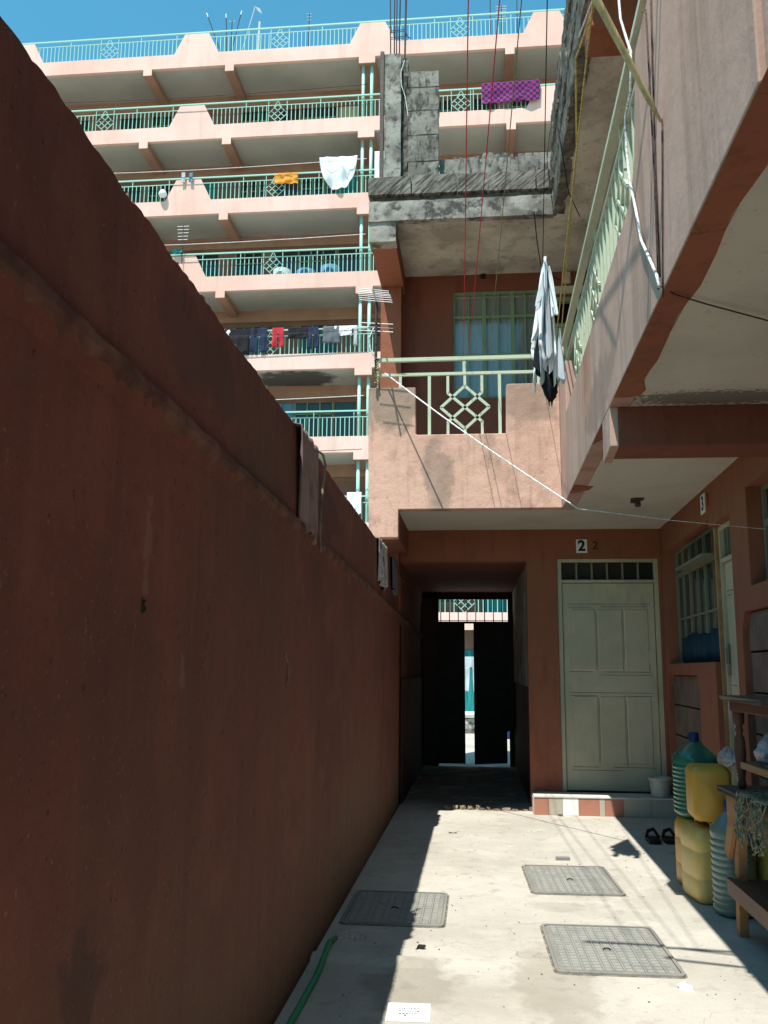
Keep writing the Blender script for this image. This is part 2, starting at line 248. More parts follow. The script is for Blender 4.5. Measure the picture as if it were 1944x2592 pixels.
# ============================================================ setting
b = MB().add([(-700, -700, -.02), (700, -700, -.02), (700, 700, -.02), (-700, 700, -.02)], [(0, 1, 2, 3)]); b.build('ground', m_earth, kind='structure', label='dry earth ground around the buildings')
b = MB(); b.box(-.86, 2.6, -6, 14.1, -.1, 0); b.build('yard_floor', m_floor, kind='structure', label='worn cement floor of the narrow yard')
b = MB(); b.box(-22, 12, 14.1, 36, -.1, .005); b.build('rear_yard_floor', m_floor, kind='structure', label='sunlit cement yard beyond the passage gate')
# low hump of cement crossing the yard near the camera
b = MB(); n = 40; pr = [(-.075, 0), (-.05, .012), (-.02, .022), (.02, .023), (.05, .013), (.075, 0)]
vs = []; fs = []
for i in range(n + 1):
    t = i / n; x = -.84 + .98 * t; wv = .02 * math.sin(9 * t) + R.uniform(-.005, .005); sc = 1 if t < .6 else max(.05, 1 - (t - .6) / .4)
    for (a, z) in pr: vs.append((x, 4.70 + a * (1 + .2 * math.sin(5 * t)) + wv, max(.0005, z * sc + R.uniform(-.001, .001)) if z else -.003))
for i in range(n):
    for k in range(5): fs.append((i * 6 + k, (i + 1) * 6 + k, (i + 1) * 6 + k + 1, i * 6 + k + 1))
b.add(vs, fs); b.build('cement_hump', m_floor, smooth=True, kind='structure', label='low cement hump across the yard drain')
b = MB(); x = -.34
while x < .55:
    l = R.uniform(.03, .1); h = R.uniform(.012, .03) if 0 < x < .5 else R.uniform(.03, .055); b.rock(x, x + l, 9.6, 9.68, -.01, h, .006, .03); x += l + R.uniform(-.005, .02)
b.build('broken_threshold', m_mortar, kind='structure', label='broken cement threshold at the mouth of the dark passage')
# ============================================================ boundary wall on the left
bw = empty('boundary_wall', (-.92, 4, 0), label='tall shaded terracotta plaster wall filling the left side of the yard', cat='wall')
def loc(mb, e):
    x, y, z = e.location; mb.v = [(a - x, b_ - y, c - z) for a, b_, c in mb.v]; return mb
b = MB(); vs = []; fs = []; ny = 700; ph = 0; tz = 0
for i in range(ny + 1):
    y = -6 + 20 * i / ny; zl = 2.13 - .0155 * y + R.uniform(-.006, .006); tz = tz * .85 + R.uniform(-.004, .004)
    zt = 2.573 - .0095 * min(y, 7) + tz; q = R.uniform(-.003, .003)
    P = [(-.82, -.05), (-.82, 1.0), (-.82, zl - .09), (-.813 + q, zl - .05), (-.806 + q, zl - .02 + tz * .3), (-.812 + q * 2, zl), (-.835, zl + .018 + tz * .2), (-.836, zl + .05), (-.836, 2.35), (-.838 + q, zt - .012), (-.85 + q * 2, zt), (-.93, zt + .012 + R.uniform(-.006, .006)), (-1.0, zt - .01), (-1.01, -.05)]
    vs += [(a, y, c) for a, c in P]
m = len(P)
for i in range(ny):
    for k in range(m - 1): fs.append((i * m + k, i * m + k + 1, (i + 1) * m + k + 1, (i + 1) * m + k))
fs += [tuple(range(m)), tuple(range(ny * m + m - 1, ny * m - 1, -1))]
b.add(vs, fs); b2 = MB(); b2.v = b.v; b2.f = b.f
b2.build('plaster_face', m_boundary, bw).matrix_parent_inverse = Matrix.Translation((.92, -4, 0))
b = MB(); y = .8
while y < 9.6:
    l = R.uniform(.02, .09); zt = 2.573 - .0095 * min(y, 7)
    if R.random() < .5: b.rock(-.88, -.852 + R.uniform(-.004, .008), y, y + l * .6, zt - .012, zt + R.uniform(.0, .007), .003, .015)
    y += l + R.uniform(0, .06)
for (y0, y1) in ((4.66, 4.9), (3.1, 3.25)):
    b.rock(-.9, -.845, y0, y1, 2.49, 2.525, .006, .025)
b.build('mortar_crust', m_mortar, bw).matrix_parent_inverse = Matrix.Translation((.92, -4, 0))
b = MB(); vs = []; n = 500
for i in range(n + 1):
    y = -6 + 20 * i / n; zl = 2.13 - .0155 * y
    for a, c in ((-.8185, -.055 + R.uniform(-.01, .006)), (-.8, -.02 + R.uniform(-.008, .005)), (-.803, .004 + R.uniform(-.004, .008)), (-.834, .022 + R.uniform(-.004, .006))): vs.append((a + R.uniform(-.003, .003), y, zl + c))
b.add(vs, [(i * 4 + k, i * 4 + k + 1, i * 4 + k + 5, i * 4 + k + 4) for i in range(n) for k in range(3)])
b.build('mortar_ledge', MT('brown mortar ledge', (.17, .085, .06), [dict(s=7, a=.4, b=.62, c2=(.09, .04, .03))], bump=[(30, .8, .01)], rough=.95), bw).matrix_parent_inverse = Matrix.Translation((.92, -4, 0))
# drips and scratches standing on the face
b = MB()
b.tube([(-.816, 3.86, 1.47), (-.817, 3.885, 1.44), (-.816, 3.93, 1.425), (-.817, 3.92, 1.37), (-.816, 3.91, 1.345)], .0035, 5); b.rock(-.822, -.813, 3.90, 3.93, 1.335, 1.35, .002, .01)
b.build('cement_drip', m_mortar, bw).matrix_parent_inverse = Matrix.Translation((.92, -4, 0))
b = MB(); b.rock(-.823, -.812, 2.155, 2.172, 1.53, 1.565, .003, .01); b.build('nail_hole', m_line, bw).matrix_parent_inverse = Matrix.Translation((.92, -4, 0))
# ============================================================ the apartment house round the yard
A = empty('apartment_building', (0, 0, 0), label='salmon and terracotta apartment house with balcony wrapping round the yard', cat='building')
# first-floor slab / soffits
b = MB(); b.yb(OF(FX, .12), K(6), -6, 9.74, 2.9, 3.05); b.yb(K(-1.0), OF(FX, .12), 8.54, 9.74, 2.901, 3.05); b.build('balcony_slab', m_ceil, A)
b = MB(); f1 = OF(FX, .125)
def patch(poly, z=2.896): b.add([(x, y, z) for x, y in poly] + [(x, y, z + .003) for x, y in poly], [tuple(range(len(poly)))[::-1]] + [(i, (i + 1) % len(poly), (i + 1) % len(poly) + len(poly), i + len(poly)) for i in range(len(poly))])
jig = []; BWID = .125
for i in range(24): y = -2 + 6.6 * i / 23; jig.append((FX(y) + BWID + .012 * math.sin(i * 2.1) + R.uniform(-.006, .006), y))
jig += [(FX(4.7) + .155, 4.80), (FX(4.7) + .14, 4.90), (FX(4.7) + .08, 4.93), (FX(4.7) + .004, 4.93)]
patch([(FX(-2) + .01, -2)] + jig)
patch([(FX(5.4), 5.44), (FX(5.4) + .34, 5.44), (FX(5.5) + .25, 5.62), (FX(5.6) + .1, 5.75), (FX(5.8) + .005, 6.0)])
patch([(FX(7.4) + .005, 7.35), (FX(7.4) + .17, 7.42), (FX(7.6) + .15, 7.56), (FX(7.7) + .005, 7.7)])
b.build('soffit_paint_band', m_band, A)
# parapet of the right wing
b = MB(); lo = 3.65
b.prism_yz([(2.19, 2.9), (8.54, 2.9), (8.54, 4.12), (7.8, 4.12), (7.8, lo), (4.13, lo), (4.0, 3.78), (3.86, 4.24), (2.19, 4.24)], FX, OF(FX, .12))
b.yb(OF(FX, .02), OF(FX, .12), 2.11, 2.19, 2.9, 4.2)
b.prism_yz([(-6, 2.9), (2.11, 2.9), (2.11, 4.24), (.5, 4.24), (.2, lo), (-6, lo)], FX, OF(FX, .12))
for y0 in (5.12, -.2): b.prism_yz([(y0, 2.665), (y0 + .32, 2.64), (y0 + .32, 2.9), (y0, 2.9)], FX, OF(FX, .05))
b.build('side_parapet', m_side, A, bevel=.006)
b = MB(); b.prism_xz([(-1.01, 2.63), (-.728, 2.63), (-.728, 2.9), (.809, 2.9), (.809, 4.12), (.32, 4.12), (.305, 4.10), (.30, 3.63), (-.55, 3.63), (-.565, 3.64), (-.565, 4.105), (-1.03, 4.11)], 8.42, 8.54)
b.build('front_parapet', m_pink, A, bevel=.008)
b = MB(); b.box(-1.005, -.73, 8.54, 9.739, 2.632, 2.9); b.yb(OF(FX, .05), WX, 5.12, 5.44, 2.665, 2.9); b.yb(OF(FX, .05), WX, -.2, .12, 2.665, 2.9)
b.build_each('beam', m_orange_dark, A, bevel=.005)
b = MB(); b.box(-1.01, -.815, 9.5, 9.739, 2.4, 2.631); b.box(-1.02, -.82, 9.741, 14.05, 2.4, 2.9); b.build('corner_pier', m_orange_dark, A)
b = MB(); b.box(-1.0, -.9, 9.9, 14.05, 2.9, 5.85); b.box(-.9, 6, 13.95, 14.05, 2.9, 5.85); b.build('rear_wall', m_orange_dark, A)
# walls
def openwall(b, y0, y1, z0, z1, holes, mk):
    ys = sorted({y0, y1, *[h[0] for h in holes], *[h[1] for h in holes]}); zs = sorted({z0, z1, *[h[2] for h in holes], *[h[3] for h in holes]})
    for i in range(len(ys) - 1):
        for k in range(len(zs) - 1):
            cy, cz = (ys[i] + ys[i + 1]) / 2, (zs[k] + zs[k + 1]) / 2
            if not any(h[0] < cy < h[1] and h[2] < cz < h[3] for h in holes): mk(ys[i], ys[i + 1], zs[k], zs[k + 1])
b = MB(); openwall(b, -1.0, 1.944, 0, 2.9, [(-.82, .54, -1, 2.56), (.86, 1.92, .0, 2.585)], lambda a, c, d, e: b.box(a, c, 9.74, 9.9, d, e)); b.build('ground_floor_far_wall', m_orange, A)
b = MB(); b.box(.55, .7, 9.9, 13.9, 0, 1.23); b.box(-.82, .55, 13.9, 14.05, 2.49, 2.57); b.box(.5, .7, 13.9, 14.05, 0, 2.57); b.box(-.9, -.6, 13.9, 14.05, 0, 2.569); b.box(-.818, -.80, 9.92, 13.9, 0, 1.3); b.build('passage_dado', m_dado, A)
b = MB(); b.box(.55, .7, 9.9, 13.9, 1.23, 2.57); b.build('passage_wall', m_beige, A)
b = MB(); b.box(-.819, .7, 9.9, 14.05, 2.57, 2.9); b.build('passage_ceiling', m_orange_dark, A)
b = MB(); holes = [(7.49, 9.51, 1.48, 2.62), (8.14, 9.62, .2, 1.37), (6.80, 7.49, .05, 2.56), (4.7, 6.33, 1.98, 2.66), (4.8, 6.62, .15, 1.82), (2.5, 4.2, 1.4, 2.5), (1.2, 2.1, 0.05, 2.5)]
openwall(b, -6, 9.74, 0, 2.9, holes, lambda a, c, d, e: b.yb(WX, OF(WX, .15), a, c, d, e)); b.build('ground_floor_right_wall', m_orange, A)
b = MB(); b.yb(OF(WX, .26), OF(WX, .36), -6, 9.74, 0, 2.9); b.box(.7, 2.2, 10.1, 10.2, 0, 2.9); b.build('inner_wall', m_orange_dark, A)
# stone infill panels
def infill(y0, y1, z0, z1):
    b = MB(); rows = max(1, round((z1 - z0) / .27)); h = (z1 - z0) / rows
    for r in range(rows):
        y = y0
        while y < y1 - .01:
            l = min(R.uniform(.5, 1.1), y1 - y);
            if y1 - y - l < .15: l = y1 - y
            b.yb(OF(WX, .045 + R.uniform(-.006, .006)), OF(WX, .15), y + .004, y + l - .004, z0 + r * h + .007, z0 + (r + 1) * h - .007); y += l
    b.build('stone_panel', m_infill, A, bevel=.004)
    b = MB(); b.yb(OF(WX, .07), OF(WX, .14), y0, y1, z0, z1); b.build('panel_mortar', m_line, A)
infill(8.14, 9.62, .2, 1.37); infill(4.8, 6.62, .15, 1.82)
b = MB()   # rounded plaster shoulders at the panel corners
for (y, z, sy, sz) in ((8.14, 1.37, 1, -1), (9.62, 1.37, -1, -1), (4.8, 1.82, 1, -1), (6.62, 1.82, -1, -1)):
    p = [(y, z), (y + sy * .09, z), (y, z + sz * .12)]; p = p if sy * sz > 0 else p[::-1]
    b.prism_yz(p, WX, OF(WX, .07))
b.build('plaster_shoulder', m_orange, A)
# windows on the right wall
def win_right(y0, y1, z0, z1, cols, rows, trans, dx=.12, curtain=None):
    W = empty('window', (0, 0, 0)); W.parent = A; fr = MB()
    def v(y, w_=.03): fr.yb(OF(WX, dx - .02), OF(WX, dx + .02), y - w_ / 2, y + w_ / 2, z0, z1)
    def h(z, a=y0, c=y1, w_=.03): fr.yb(OF(WX, dx - .017), OF(WX, dx + .017), a, c, z - w_ / 2, z + w_ / 2)
    for i in range(cols + 1): v(y0 + .015 + (y1 - y0 - .03) * i / cols, .035)
    for i in range(cols): v(y0 + (y1 - y0) * (i + .5) / cols, .016)
    h(z0 + .015); h(z1 - .015); h(trans, w_=.045)
    for r in range(1, rows): h(z0 + (trans - z0) * r / rows, w_=.018)
    fr.build('frame', m_creamframe, W)
    MB().yb(OF(WX, dx + .004), OF(WX, dx + .010), y0, y1, z0, z1).build('pane', m_glass, W)
    return W
win_right(7.52, 9.49, 1.48, 2.62, 3, 2, 2.36)
win_right(4.72, 6.31, 1.98, 2.66, 3, 1, 2.4); win_right(2.52, 4.18, 1.4, 2.5, 3, 2, 2.2)
# casement left slightly open: green sashes standing proud at transom height
b = MB(); b.yb(OF(WX, -.05), OF(WX, .11), 7.56, 8.7, 2.335, 2.36); b.build('window_hood', m_creamframe, A)
b = MB(); vs = []; fs = []; n = 60
for i in range(n + 1):
    y = 7.56 + 1.7 * i / n; dd = .085 + .012 * math.sin(i * 1.3) + .008 * math.sin(i * .47)
    for z in (1.49, 1.58, 1.74 + .02 * math.sin(i * .2)): vs.append((WX(y) + dd, y, z))
for i in range(n):
    for k in range(2): fs.append((i * 3 + k, i * 3 + k + 1, i * 3 + k + 4, i * 3 + k + 3))
b.add(vs, fs); o = b.build('blue_curtain', m_dkblue, smooth=True, label='dark blue cloth drawn along the sill of the window beside door 3', cat='curtain'); o.modifiers.new('t', 'SOLIDIFY').thickness = .004
# doors
def door(name_, T, wd, z0, zt, ztop, lab=None, mirror=False, hasp=True):
    """T maps (u across, d depth towards the viewer, z) to the world"""
    D = empty('door'); D.parent = A
    if lab: D['label'] = lab
    def bx(b, u0, u1, d0, d1, a, c): b.hexa(*[[T(u0, d1, z), T(u1, d1, z), T(u1, d0, z), T(u0, d0, z)] for z in (a, c)])
    fr = MB(); bx(fr, 0, .045, -.04, .03, z0, ztop); bx(fr, wd - .045, wd, -.04, .03, z0, ztop); bx(fr, .045, wd - .045, -.04, .03, ztop - .035, ztop); bx(fr, .045, wd - .045, -.04, .03, zt, zt + .03); fr.build('door_frame', m_door, D, bevel=.004)
    tr = empty('transom'); tr.parent = D; b = MB()
    for i in range(1, 6): u = .045 + (wd - .09) * i / 6; bx(b, u - .009, u + .009, -.02, .015, zt + .03, ztop - .035)
    b.build_each('bar', m_creamframe, tr); b = MB(); bx(b, .045, wd - .045, -.03, -.024, zt + .03, ztop - .035); b.build('pane', m_glass, tr)
    lf = MB(); bx(lf, .052, wd - .052, -.03, 0, z0 + .012, zt - .006)
    H = zt - z0; L_ = lambda t: zt - t * H
    cols = [(.09, .36), (.375, .65), (.665, .93)]; rows = [(.13, .43), (.55, .87)]
    lf.build('leaf', m_door, D, bevel=.003)
    pn = MB(); ln = MB()
    for (a, c) in rows:
        for (u0, u1) in cols:
            u0, u1 = .05 + (wd - .1) * u0, .05 + (wd - .1) * u1; zb, zt_ = L_(c), L_(a)
            ins = .012
            vs = [T(u0, .0005, zb), T(u1, .0005, zb), T(u1, .0005, zt_), T(u0, .0005, zt_), T(u0 + ins, .007, zb + ins), T(u1 - ins, .007, zb + ins), T(u1 - ins, .007, zt_ - ins), T(u0 + ins, .007, zt_ - ins)]
            pn.add(vs, [(0, 1, 5, 4), (1, 2, 6, 5), (2, 3, 7, 6), (3, 0, 4, 7), (4, 5, 6, 7)])
    pn.build('pressed_panel', m_door, D)
    for (t, u0, u1) in ((.105, .05, .42), (.12, .06, .3), (.118, .42, .93), (.105, .4, .95), (.435, .06, .32), (.45, .4, .95), (.435, .44, .93), (.535, .05, .95), (.55, .06, .35), (.55, .62, .94), (.885, .07, .35), (.885, .5, .95), (.9, .06, .6)):
        a0, a1 = .05 + (wd - .1) * u0, .05 + (wd - .1) * u1; z = L_(t); bx(ln, a0, a1, 0, .0015, z - .0025, z + .0015)
    for (u, t0, t1) in ((.368, .14, .42), (.657, .13, .38), (.368, .56, .86), (.657, .57, .88)):
        a0 = .05 + (wd - .1) * u; bx(ln, a0 - .0015, a0 + .0015, 0, .0015, L_(t1), L_(t0))
    ln.build('seam', m_line, D)
    return D, bx
T2 = lambda u, d, z: (.865 + u, 9.80 - d, z)
D2, bx = door('door', T2, 1.055, .18, 2.33, 2.585)
b = MB(); bx(b, .86, 1.0, .001, .006, 1.47, 1.62); b.build('patch_plate', m_door, D2, bevel=.002)
T3 = lambda u, d, z: (WX(7.49 - u) + .10 - d, 7.49 - u, z)
D3, bx = door('door', T3, .69, .05, 2.265, 2.56)
b = MB(); bx(b, .035, .10, .0, .02, 1.38, 1.62); b.tube([T3(.12, .0, 1.6), T3(.12, .04, 1.58), T3(.12, .04, 1.47), T3(.12, 0, 1.45)], .008, 8); b.build('handle', m_creamframe, D3)
b = MB(); bx(b, -.012, .03, 0, .06, .05, 2.56); b.build('pipe', m_wood, D3)
T4 = lambda u, d, z: (WX(2.1 - u) + .10 - d, 2.1 - u, z); door('door', T4, .9, .05, 2.2, 2.5)
# number plates (parts of the house)
rz2 = lambda x, y, z: Matrix.Translation((x, y, z)) @ Matrix.Rotation(math.pi / 2, 4, 'X')
P2 = MB().box(1.07, 1.185, 9.735, 9.74, 2.645, 2.79).build('number_plate', m_white, A)
m_ink = MT('dark purple ink', (.03, .012, .04)); m_bpaint = MT('brown black paint', (.05, .022, .015)); m_rpaint = MT('dark red paint', (.16, .01, .012))
text('2', .155, m_ink, P2, rz2(1.127, 9.7335, 2.716), bold=.006)
text('2', .125, m_bpaint, A, rz2(1.27, 9.7385, 2.72), 'painted_number', bold=.001)
ry = lambda y, z: Matrix.Translation((WX(y) - .003, y, z)) @ Matrix.Rotation(math.atan2(-1, -.027), 4, 'Z') @ Matrix.Rotation(math.pi / 2, 4, 'X')
P3 = MB().yb(OF(WX, -.005), WX, 7.55, 7.71, 2.70, 2.86).build('number_plate', m_white, A)
mm = ry(7.63, 2.78); mm.translation.x -= .0035
text('3', .165, m_ink, P3, mm, bold=.004); text('3', .14, m_rpaint, A, ry(7.45, 2.78), 'painted_number', bold=.002)
# step with patchwork tiles
b = MB(); b.box(.555, 1.944, 9.405, 9.74, 0, .165); b.build('step', m_conc, A)
b = MB(); b.box(.55, 1.944, 9.39, 9.74, .165, .18); b.box(.545, .555, 9.405, 9.74, 0, .165); b.build('step_top', m_tile['white'] if 0 else MT('pale step cement', (.6, .58, .54), [dict(s=6, a=.4, b=.7, c2=(.45, .43, .4))]), A, bevel=.003)
for k, a, c in (('terracotta', .55, .695), ('beige', .695, .83), ('white', .83, .985), ('terracotta', .985, 1.185), ('beige', 1.185, 1.24), ('terracotta', 1.24, 1.42), ('beige', 1.42, 1.68), ('beige', 1.685, 1.944)):
    MB().box(a + .0015, c - .0015, 9.397, 9.405, .002, .163).build('tile', m_tile[k], A)
# gate at the end of the passage
G = empty('gate'); G.parent = A
b = MB(); b.box(-.6, -.575, 13.86, 13.9, 0, 2.49); b.box(.475, .5, 13.86, 13.9, 0, 2.49); b.box(-.575, .475, 13.86, 13.9, 2.10, 2.13); b.box(-.575, .475, 13.86, 13.9, 2.465, 2.49); b.build('gate_frame', m_black, G)
b = MB()
for i in range(8): x = -.54 + i * .133; b.tube([(x, 13.88, 2.12), (x, 13.88, 2.48)], .007, 6)
b.box(-.575, .475, 13.875, 13.885, 2.14, 2.15); b.build('transom_bar', m_black, G)
b = MB(); b.box(-.575, -.178, 13.85, 13.885, .035, 2.1); b.box(-.55, -.2, 13.84, 13.85, .9, .96); b.build('gate_leaf', m_black, G)
b = MB(); b.prism_xz([(-.045, .03), (.44, .05), (.44, .5), (.476, .52), (.476, 2.1), (-.045, 2.1)], 13.85, 13.885); b.box(-.03, .42, 13.84, 13.85, .9, .96); b.build('gate_leaf', m_black, G)
# upper floor
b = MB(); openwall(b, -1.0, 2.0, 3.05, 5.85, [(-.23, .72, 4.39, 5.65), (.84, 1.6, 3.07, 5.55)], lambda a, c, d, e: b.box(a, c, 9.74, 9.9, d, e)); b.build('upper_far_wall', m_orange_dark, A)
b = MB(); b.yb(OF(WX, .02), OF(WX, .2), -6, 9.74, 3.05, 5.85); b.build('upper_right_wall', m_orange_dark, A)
b = MB(); b.box(-1.03, -.80, 9.5, 9.739, 3.05, 5.63); b.box(-1.028, -.772, 8.56, 9.739, 5.632, 5.85); b.yb(OF(FX, .01), WX, 5.43, 5.75, 5.6, 5.85); b.yb(OF(FX, .01), WX, .1, .4, 5.6, 5.85); b.build_each('upper_beam', m_orange, A, bevel=.006)
W = empty('window'); W.parent = A; b = MB(); X = [-.23, .12, .44, .72]
for x in X: b.box(x - .02, x + .02, 9.76, 9.80, 4.39, 5.65)
for i in range(3): c = (X[i] + X[i + 1]) / 2; b.box(c - .009, c + .009, 9.77, 9.795, 4.39, 5.65)
for z, w_ in ((4.40, .03), (5.635, .03), (5.35, .03), (4.9, .016)): b.box(-.22, .71, 9.765, 9.797, z - w_ / 2, z + w_ / 2)
b.build('frame', m_frame, W); MB().box(-.22, .71, 9.80, 9.805, 4.4, 5.64).build('pane', MT('clear pane', (.9, .95, .95), rough=.05, trans=.85, spec=.5), W)
b = MB(); vs = []; fs = []
for i in range(61):
    x = -.21 + .72 * i / 60; y = 9.83 + .012 * math.sin(i * .9) + .006 * math.sin(i * 2.3)
    for z in (4.4, 4.7, 5.0, 5.34): vs.append((x + (.02 * math.sin(z * 7) if i > 50 else 0), y, z))
for i in range(60):
    if 28 <= i <= 30: continue
    for k in range(3): fs.append((i * 4 + k, (i + 1) * 4 + k, (i + 1) * 4 + k + 1, i * 4 + k + 1))
b.add(vs, fs); o = b.build('curtain', m_blue, W, smooth=True)
MB().box(-.3, 1.7, 10.3, 10.35, 3.05, 5.8).build('room_wall', m_dado, A)
b = MB(); b.box(.84, .88, 9.75, 9.83, 3.06, 5.55); b.box(1.56, 1.6, 9.75, 9.83, 3.06, 5.55); b.box(.88, 1.56, 9.75, 9.83, 5.5, 5.55); b.box(.88, 1.56, 9.75, 9.83, 5.2, 5.24); b.box(.88, 1.56, 9.78, 9.81, 3.07, 5.2); b.build('upper_door', m_frame, A)
MB().box(.84, 1.6, 9.70, 9.738, 5.58, 5.66).build('lintel_trim', m_ceil, A)
b = MB(); b.rock(.08, .14, 9.70, 9.74, 5.79, 5.845, .004, .02); b.build('lamp_socket', m_black, A)
MB().box(1.0, 1.09, 9.72, 9.739, 5.7, 5.84).build('meter_box', m_beige, A)
b = MB(); b.box(1.36, 1.40, 7.96, 8.0, 2.86, 2.899); b.lathe([(.02, -.075), (.028, -.06), (.024, -.03), (.03, 0)], (1.42, 7.98, 2.9), 12); b.box(1.37, 1.47, 7.94, 8.03, 2.885, 2.899); b.build('lamp_socket', m_wooddk, A)
# roof slab with raw edges
b = MB(); b.yb(OF(FX, .02), K(6), -6, 8.45, 5.85, 6.02); b.yb(OF(FX, .02), K(6), 8.45, 14, 5.851, 6.02); b.yb(K(-1.0), OF(FX, .02), 8.45, 14, 5.851, 6.02); b.build('roof_slab', m_mildew, A)
b = MB(); b.rock(-1.04, .80, 8.38, 8.47, 5.835, 6.05, .002, .08); b.rock(-1.04, -.765, 8.40, 8.56, 5.625, 5.84, .002, .08); b.build('raw_roof_edge', m_conc, A)
b = MB()
for y0 in np.arange(-6, 8.4, .8):
    y1 = min(y0 + .8, 8.44); b.rock(FX(y0) - .012, FX(y0) + .10, y0, y1, 5.84, 6.12, .005, .06)
b.build('raw_side_edge', m_soot, A)
b = MB(); y = -6
while y < 8.3:
    l = R.uniform(.34, .46); l = min(l, 8.38 - y); zt = 6.70 + R.uniform(-.03, .04); q = R.uniform(-.012, .012)
    b.rock(FX(y) - .025 + q, FX(y) + .14, y + .006, y + l - .006, 6.125, 6.405, .006, .05); b.rock(FX(y) - .028 - q, FX(y) + .14, y + .006 + .1, y + l + .09, 6.41, zt, .006, .05); y += l
b.build('side_block_course', m_soot, A)
b = MB(); x = -1.05
for l in (.44, .46, .31, .47, .17):
    b.rock(x + .004, x + l - .004, 8.37 + R.uniform(-.008, .008), 8.56, 6.115, 6.31 + R.uniform(-.01, .01), .0018, .06); x += l
b.build('front_block_course', m_tooled, A)
MB().box(-1.0, .78, 8.43, 8.56, 6.03, 6.12).build('course_shadow_strip', m_soot, A)  # dark strip that paints in the shadow line below the block course
b = MB(); x = -.34
for l, h in ((.42, .36), (.40, .36), (.36, .40)): b.rock(x, x + l - .006, 8.72, 8.88, 6.02, 6.31 + h + R.uniform(-.01, .015), .002, .08); x += l
b.rock(-.2, .1, 9.2, 9.35, 6.02, 7.0, .01, .08); b.rock(.1, .45, 9.2, 9.35, 6.02, 7.03, .01, .08); b.build('rear_block_wall', m_stone, A)
b = MB(); b.rock(-.91, -.735, 8.56, 8.70, 6.02, 7.84, .0015, .08); b.build('raw_column', m_conc, A)
b = MB(); b.rock(-.735, -.66, 8.62, 8.72, 6.02, 7.84, .006, .05); b.build('column_return', m_soot, A)
b = MB(); z = 6.03
for h in (.30, .26, .30, .28, .27, .19):
    b.rock(-.665 + R.uniform(-.008, .008), -.34 + R.uniform(-.008, .008), 8.58, 8.74, z + .004, z + h - .004, .002, .07); z += h
b.build('block_pier', m_stone, A)
MB().box(-.655, -.35, 8.586, 8.73, 6.03, 7.6).build('pier_mortar', m_soot, A)
b = MB(); b.box(-.955, -.915, 8.54, 8.60, 6.31, 7.86); b.build('formwork_board', m_wooddk, A, bevel=.003)
b = MB()
for (x, y, dx) in ((-.85, 8.60, -.012), (-.79, 8.60, .004), (-.765, 8.66, .01), (-.70, 8.62, .02), (-.82, 8.68, .0), (-.71, 8.68, .012)):
    b.tube([(x, y, 7.7), (x + dx * .5, y, 8.3), (x + dx * 1.6, y, 9.2)], .0065, 6)
for z in (8.12, 8.14): b.tube([(-.86, 8.6, z), (-.70, 8.6, z + .01), (-.69, 8.69, z), (-.86, 8.69, z - .01), (-.86, 8.6, z)], .004, 5)
b.tube([(-.70, 8.6, 8.14), (-.67, 8.58, 8.05), (-.64, 8.58, 8.02)], .006, 5); b.build('rebar', m_rebar, A)
b = MB(); b.tube([(-.7, 8.56, 7.75), (-.735, 8.54, 7.6), (-.73, 8.54, 7.45), (-.69, 8.55, 7.32), (-.66, 8.55, 7.1)], .004, 5); b.build('loose_wire', m_rwht, A)
# railings of the house
def motif(b, cx, cz, y, sx=1, sz=1, top=4.255, bot=3.63, t=.026, axis='x'):
    q = (lambda u, z: (cx + u, y, z)) if axis == 'x' else (lambda u, z: (FX(cx + u) + .06, cx + u, z))
    hw, hh = .235 * sx, .215 * sz; ax = .165 * sx; zj = .145 * sz
    C = lambda u, z: q(u, cz + z)
    for s in (-1, 1):
        b.bar(C(s * hw, 0), C(0, hh), t, t * .8); b.bar(C(s * hw, 0), C(0, -hh), t, t * .8)
        b.bar(C(-ax, s * zj), C(ax, -s * zj), t, t * .8)
        b.bar(C(s * ax, zj - .004), q(s * ax, top), t, t * .8); b.bar(C(s * ax, -zj + .004), q(s * ax, bot), t, t * .8)
    b.bar(C(0, hh), q(0, top), t, t * .8); b.bar(C(0, -hh), q(0, bot), t, t * .8)
b = MB(); b.box(-.95, .86, 8.465, 8.505, 4.39, 4.425); b.box(-.95, .86, 8.47, 8.50, 4.24, 4.268); b.box(-.965, -.935, 8.465, 8.505, 4.1, 4.425)
for x in (-.095, .80): b.box(x - .016, x + .016, 8.472, 8.498, 4.267, 4.391)
for x in (-.72, .62): b.box(x - .014, x + .014, 8.472, 8.498, 4.1, 4.241)
for x in (-.435, .245): b.box(x - .015, x + .015, 8.472, 8.498, 3.62, 4.241)
fr_rail = b.build('front_railing', m_rail, A)
b = MB(); motif(b, -.09, 3.912, 8.485); b.build('diamond_motif', m_rail, fr_rail)
b = MB(); b.yb(OF(FX, .01), OF(FX, .065), -3, 8.46, 4.40, 4.435); b.yb(OF(FX, .045), OF(FX, .075), -3, 8.46, 4.25, 4.275)
y = 4.15
while y < 7.55: b.yb(OF(FX, .05), OF(FX, .072), y - .011, y + .011, 3.65, 4.251); y += .15
for y in (2.6, 3.6, 4.7, 5.9, 7.1, 8.2): b.yb(OF(FX, .05), OF(FX, .072), y - .012, y + .012, 4.2, 4.401)
sr = b.build('side_railing', m_rail, A)
for cy in (4.75, 6.0, 7.2): b = MB(); motif(b, cy, 3.94, 0, .95, .95, 4.25, 3.65, .024, 'y'); b.build('diamond_motif', m_rail, sr)
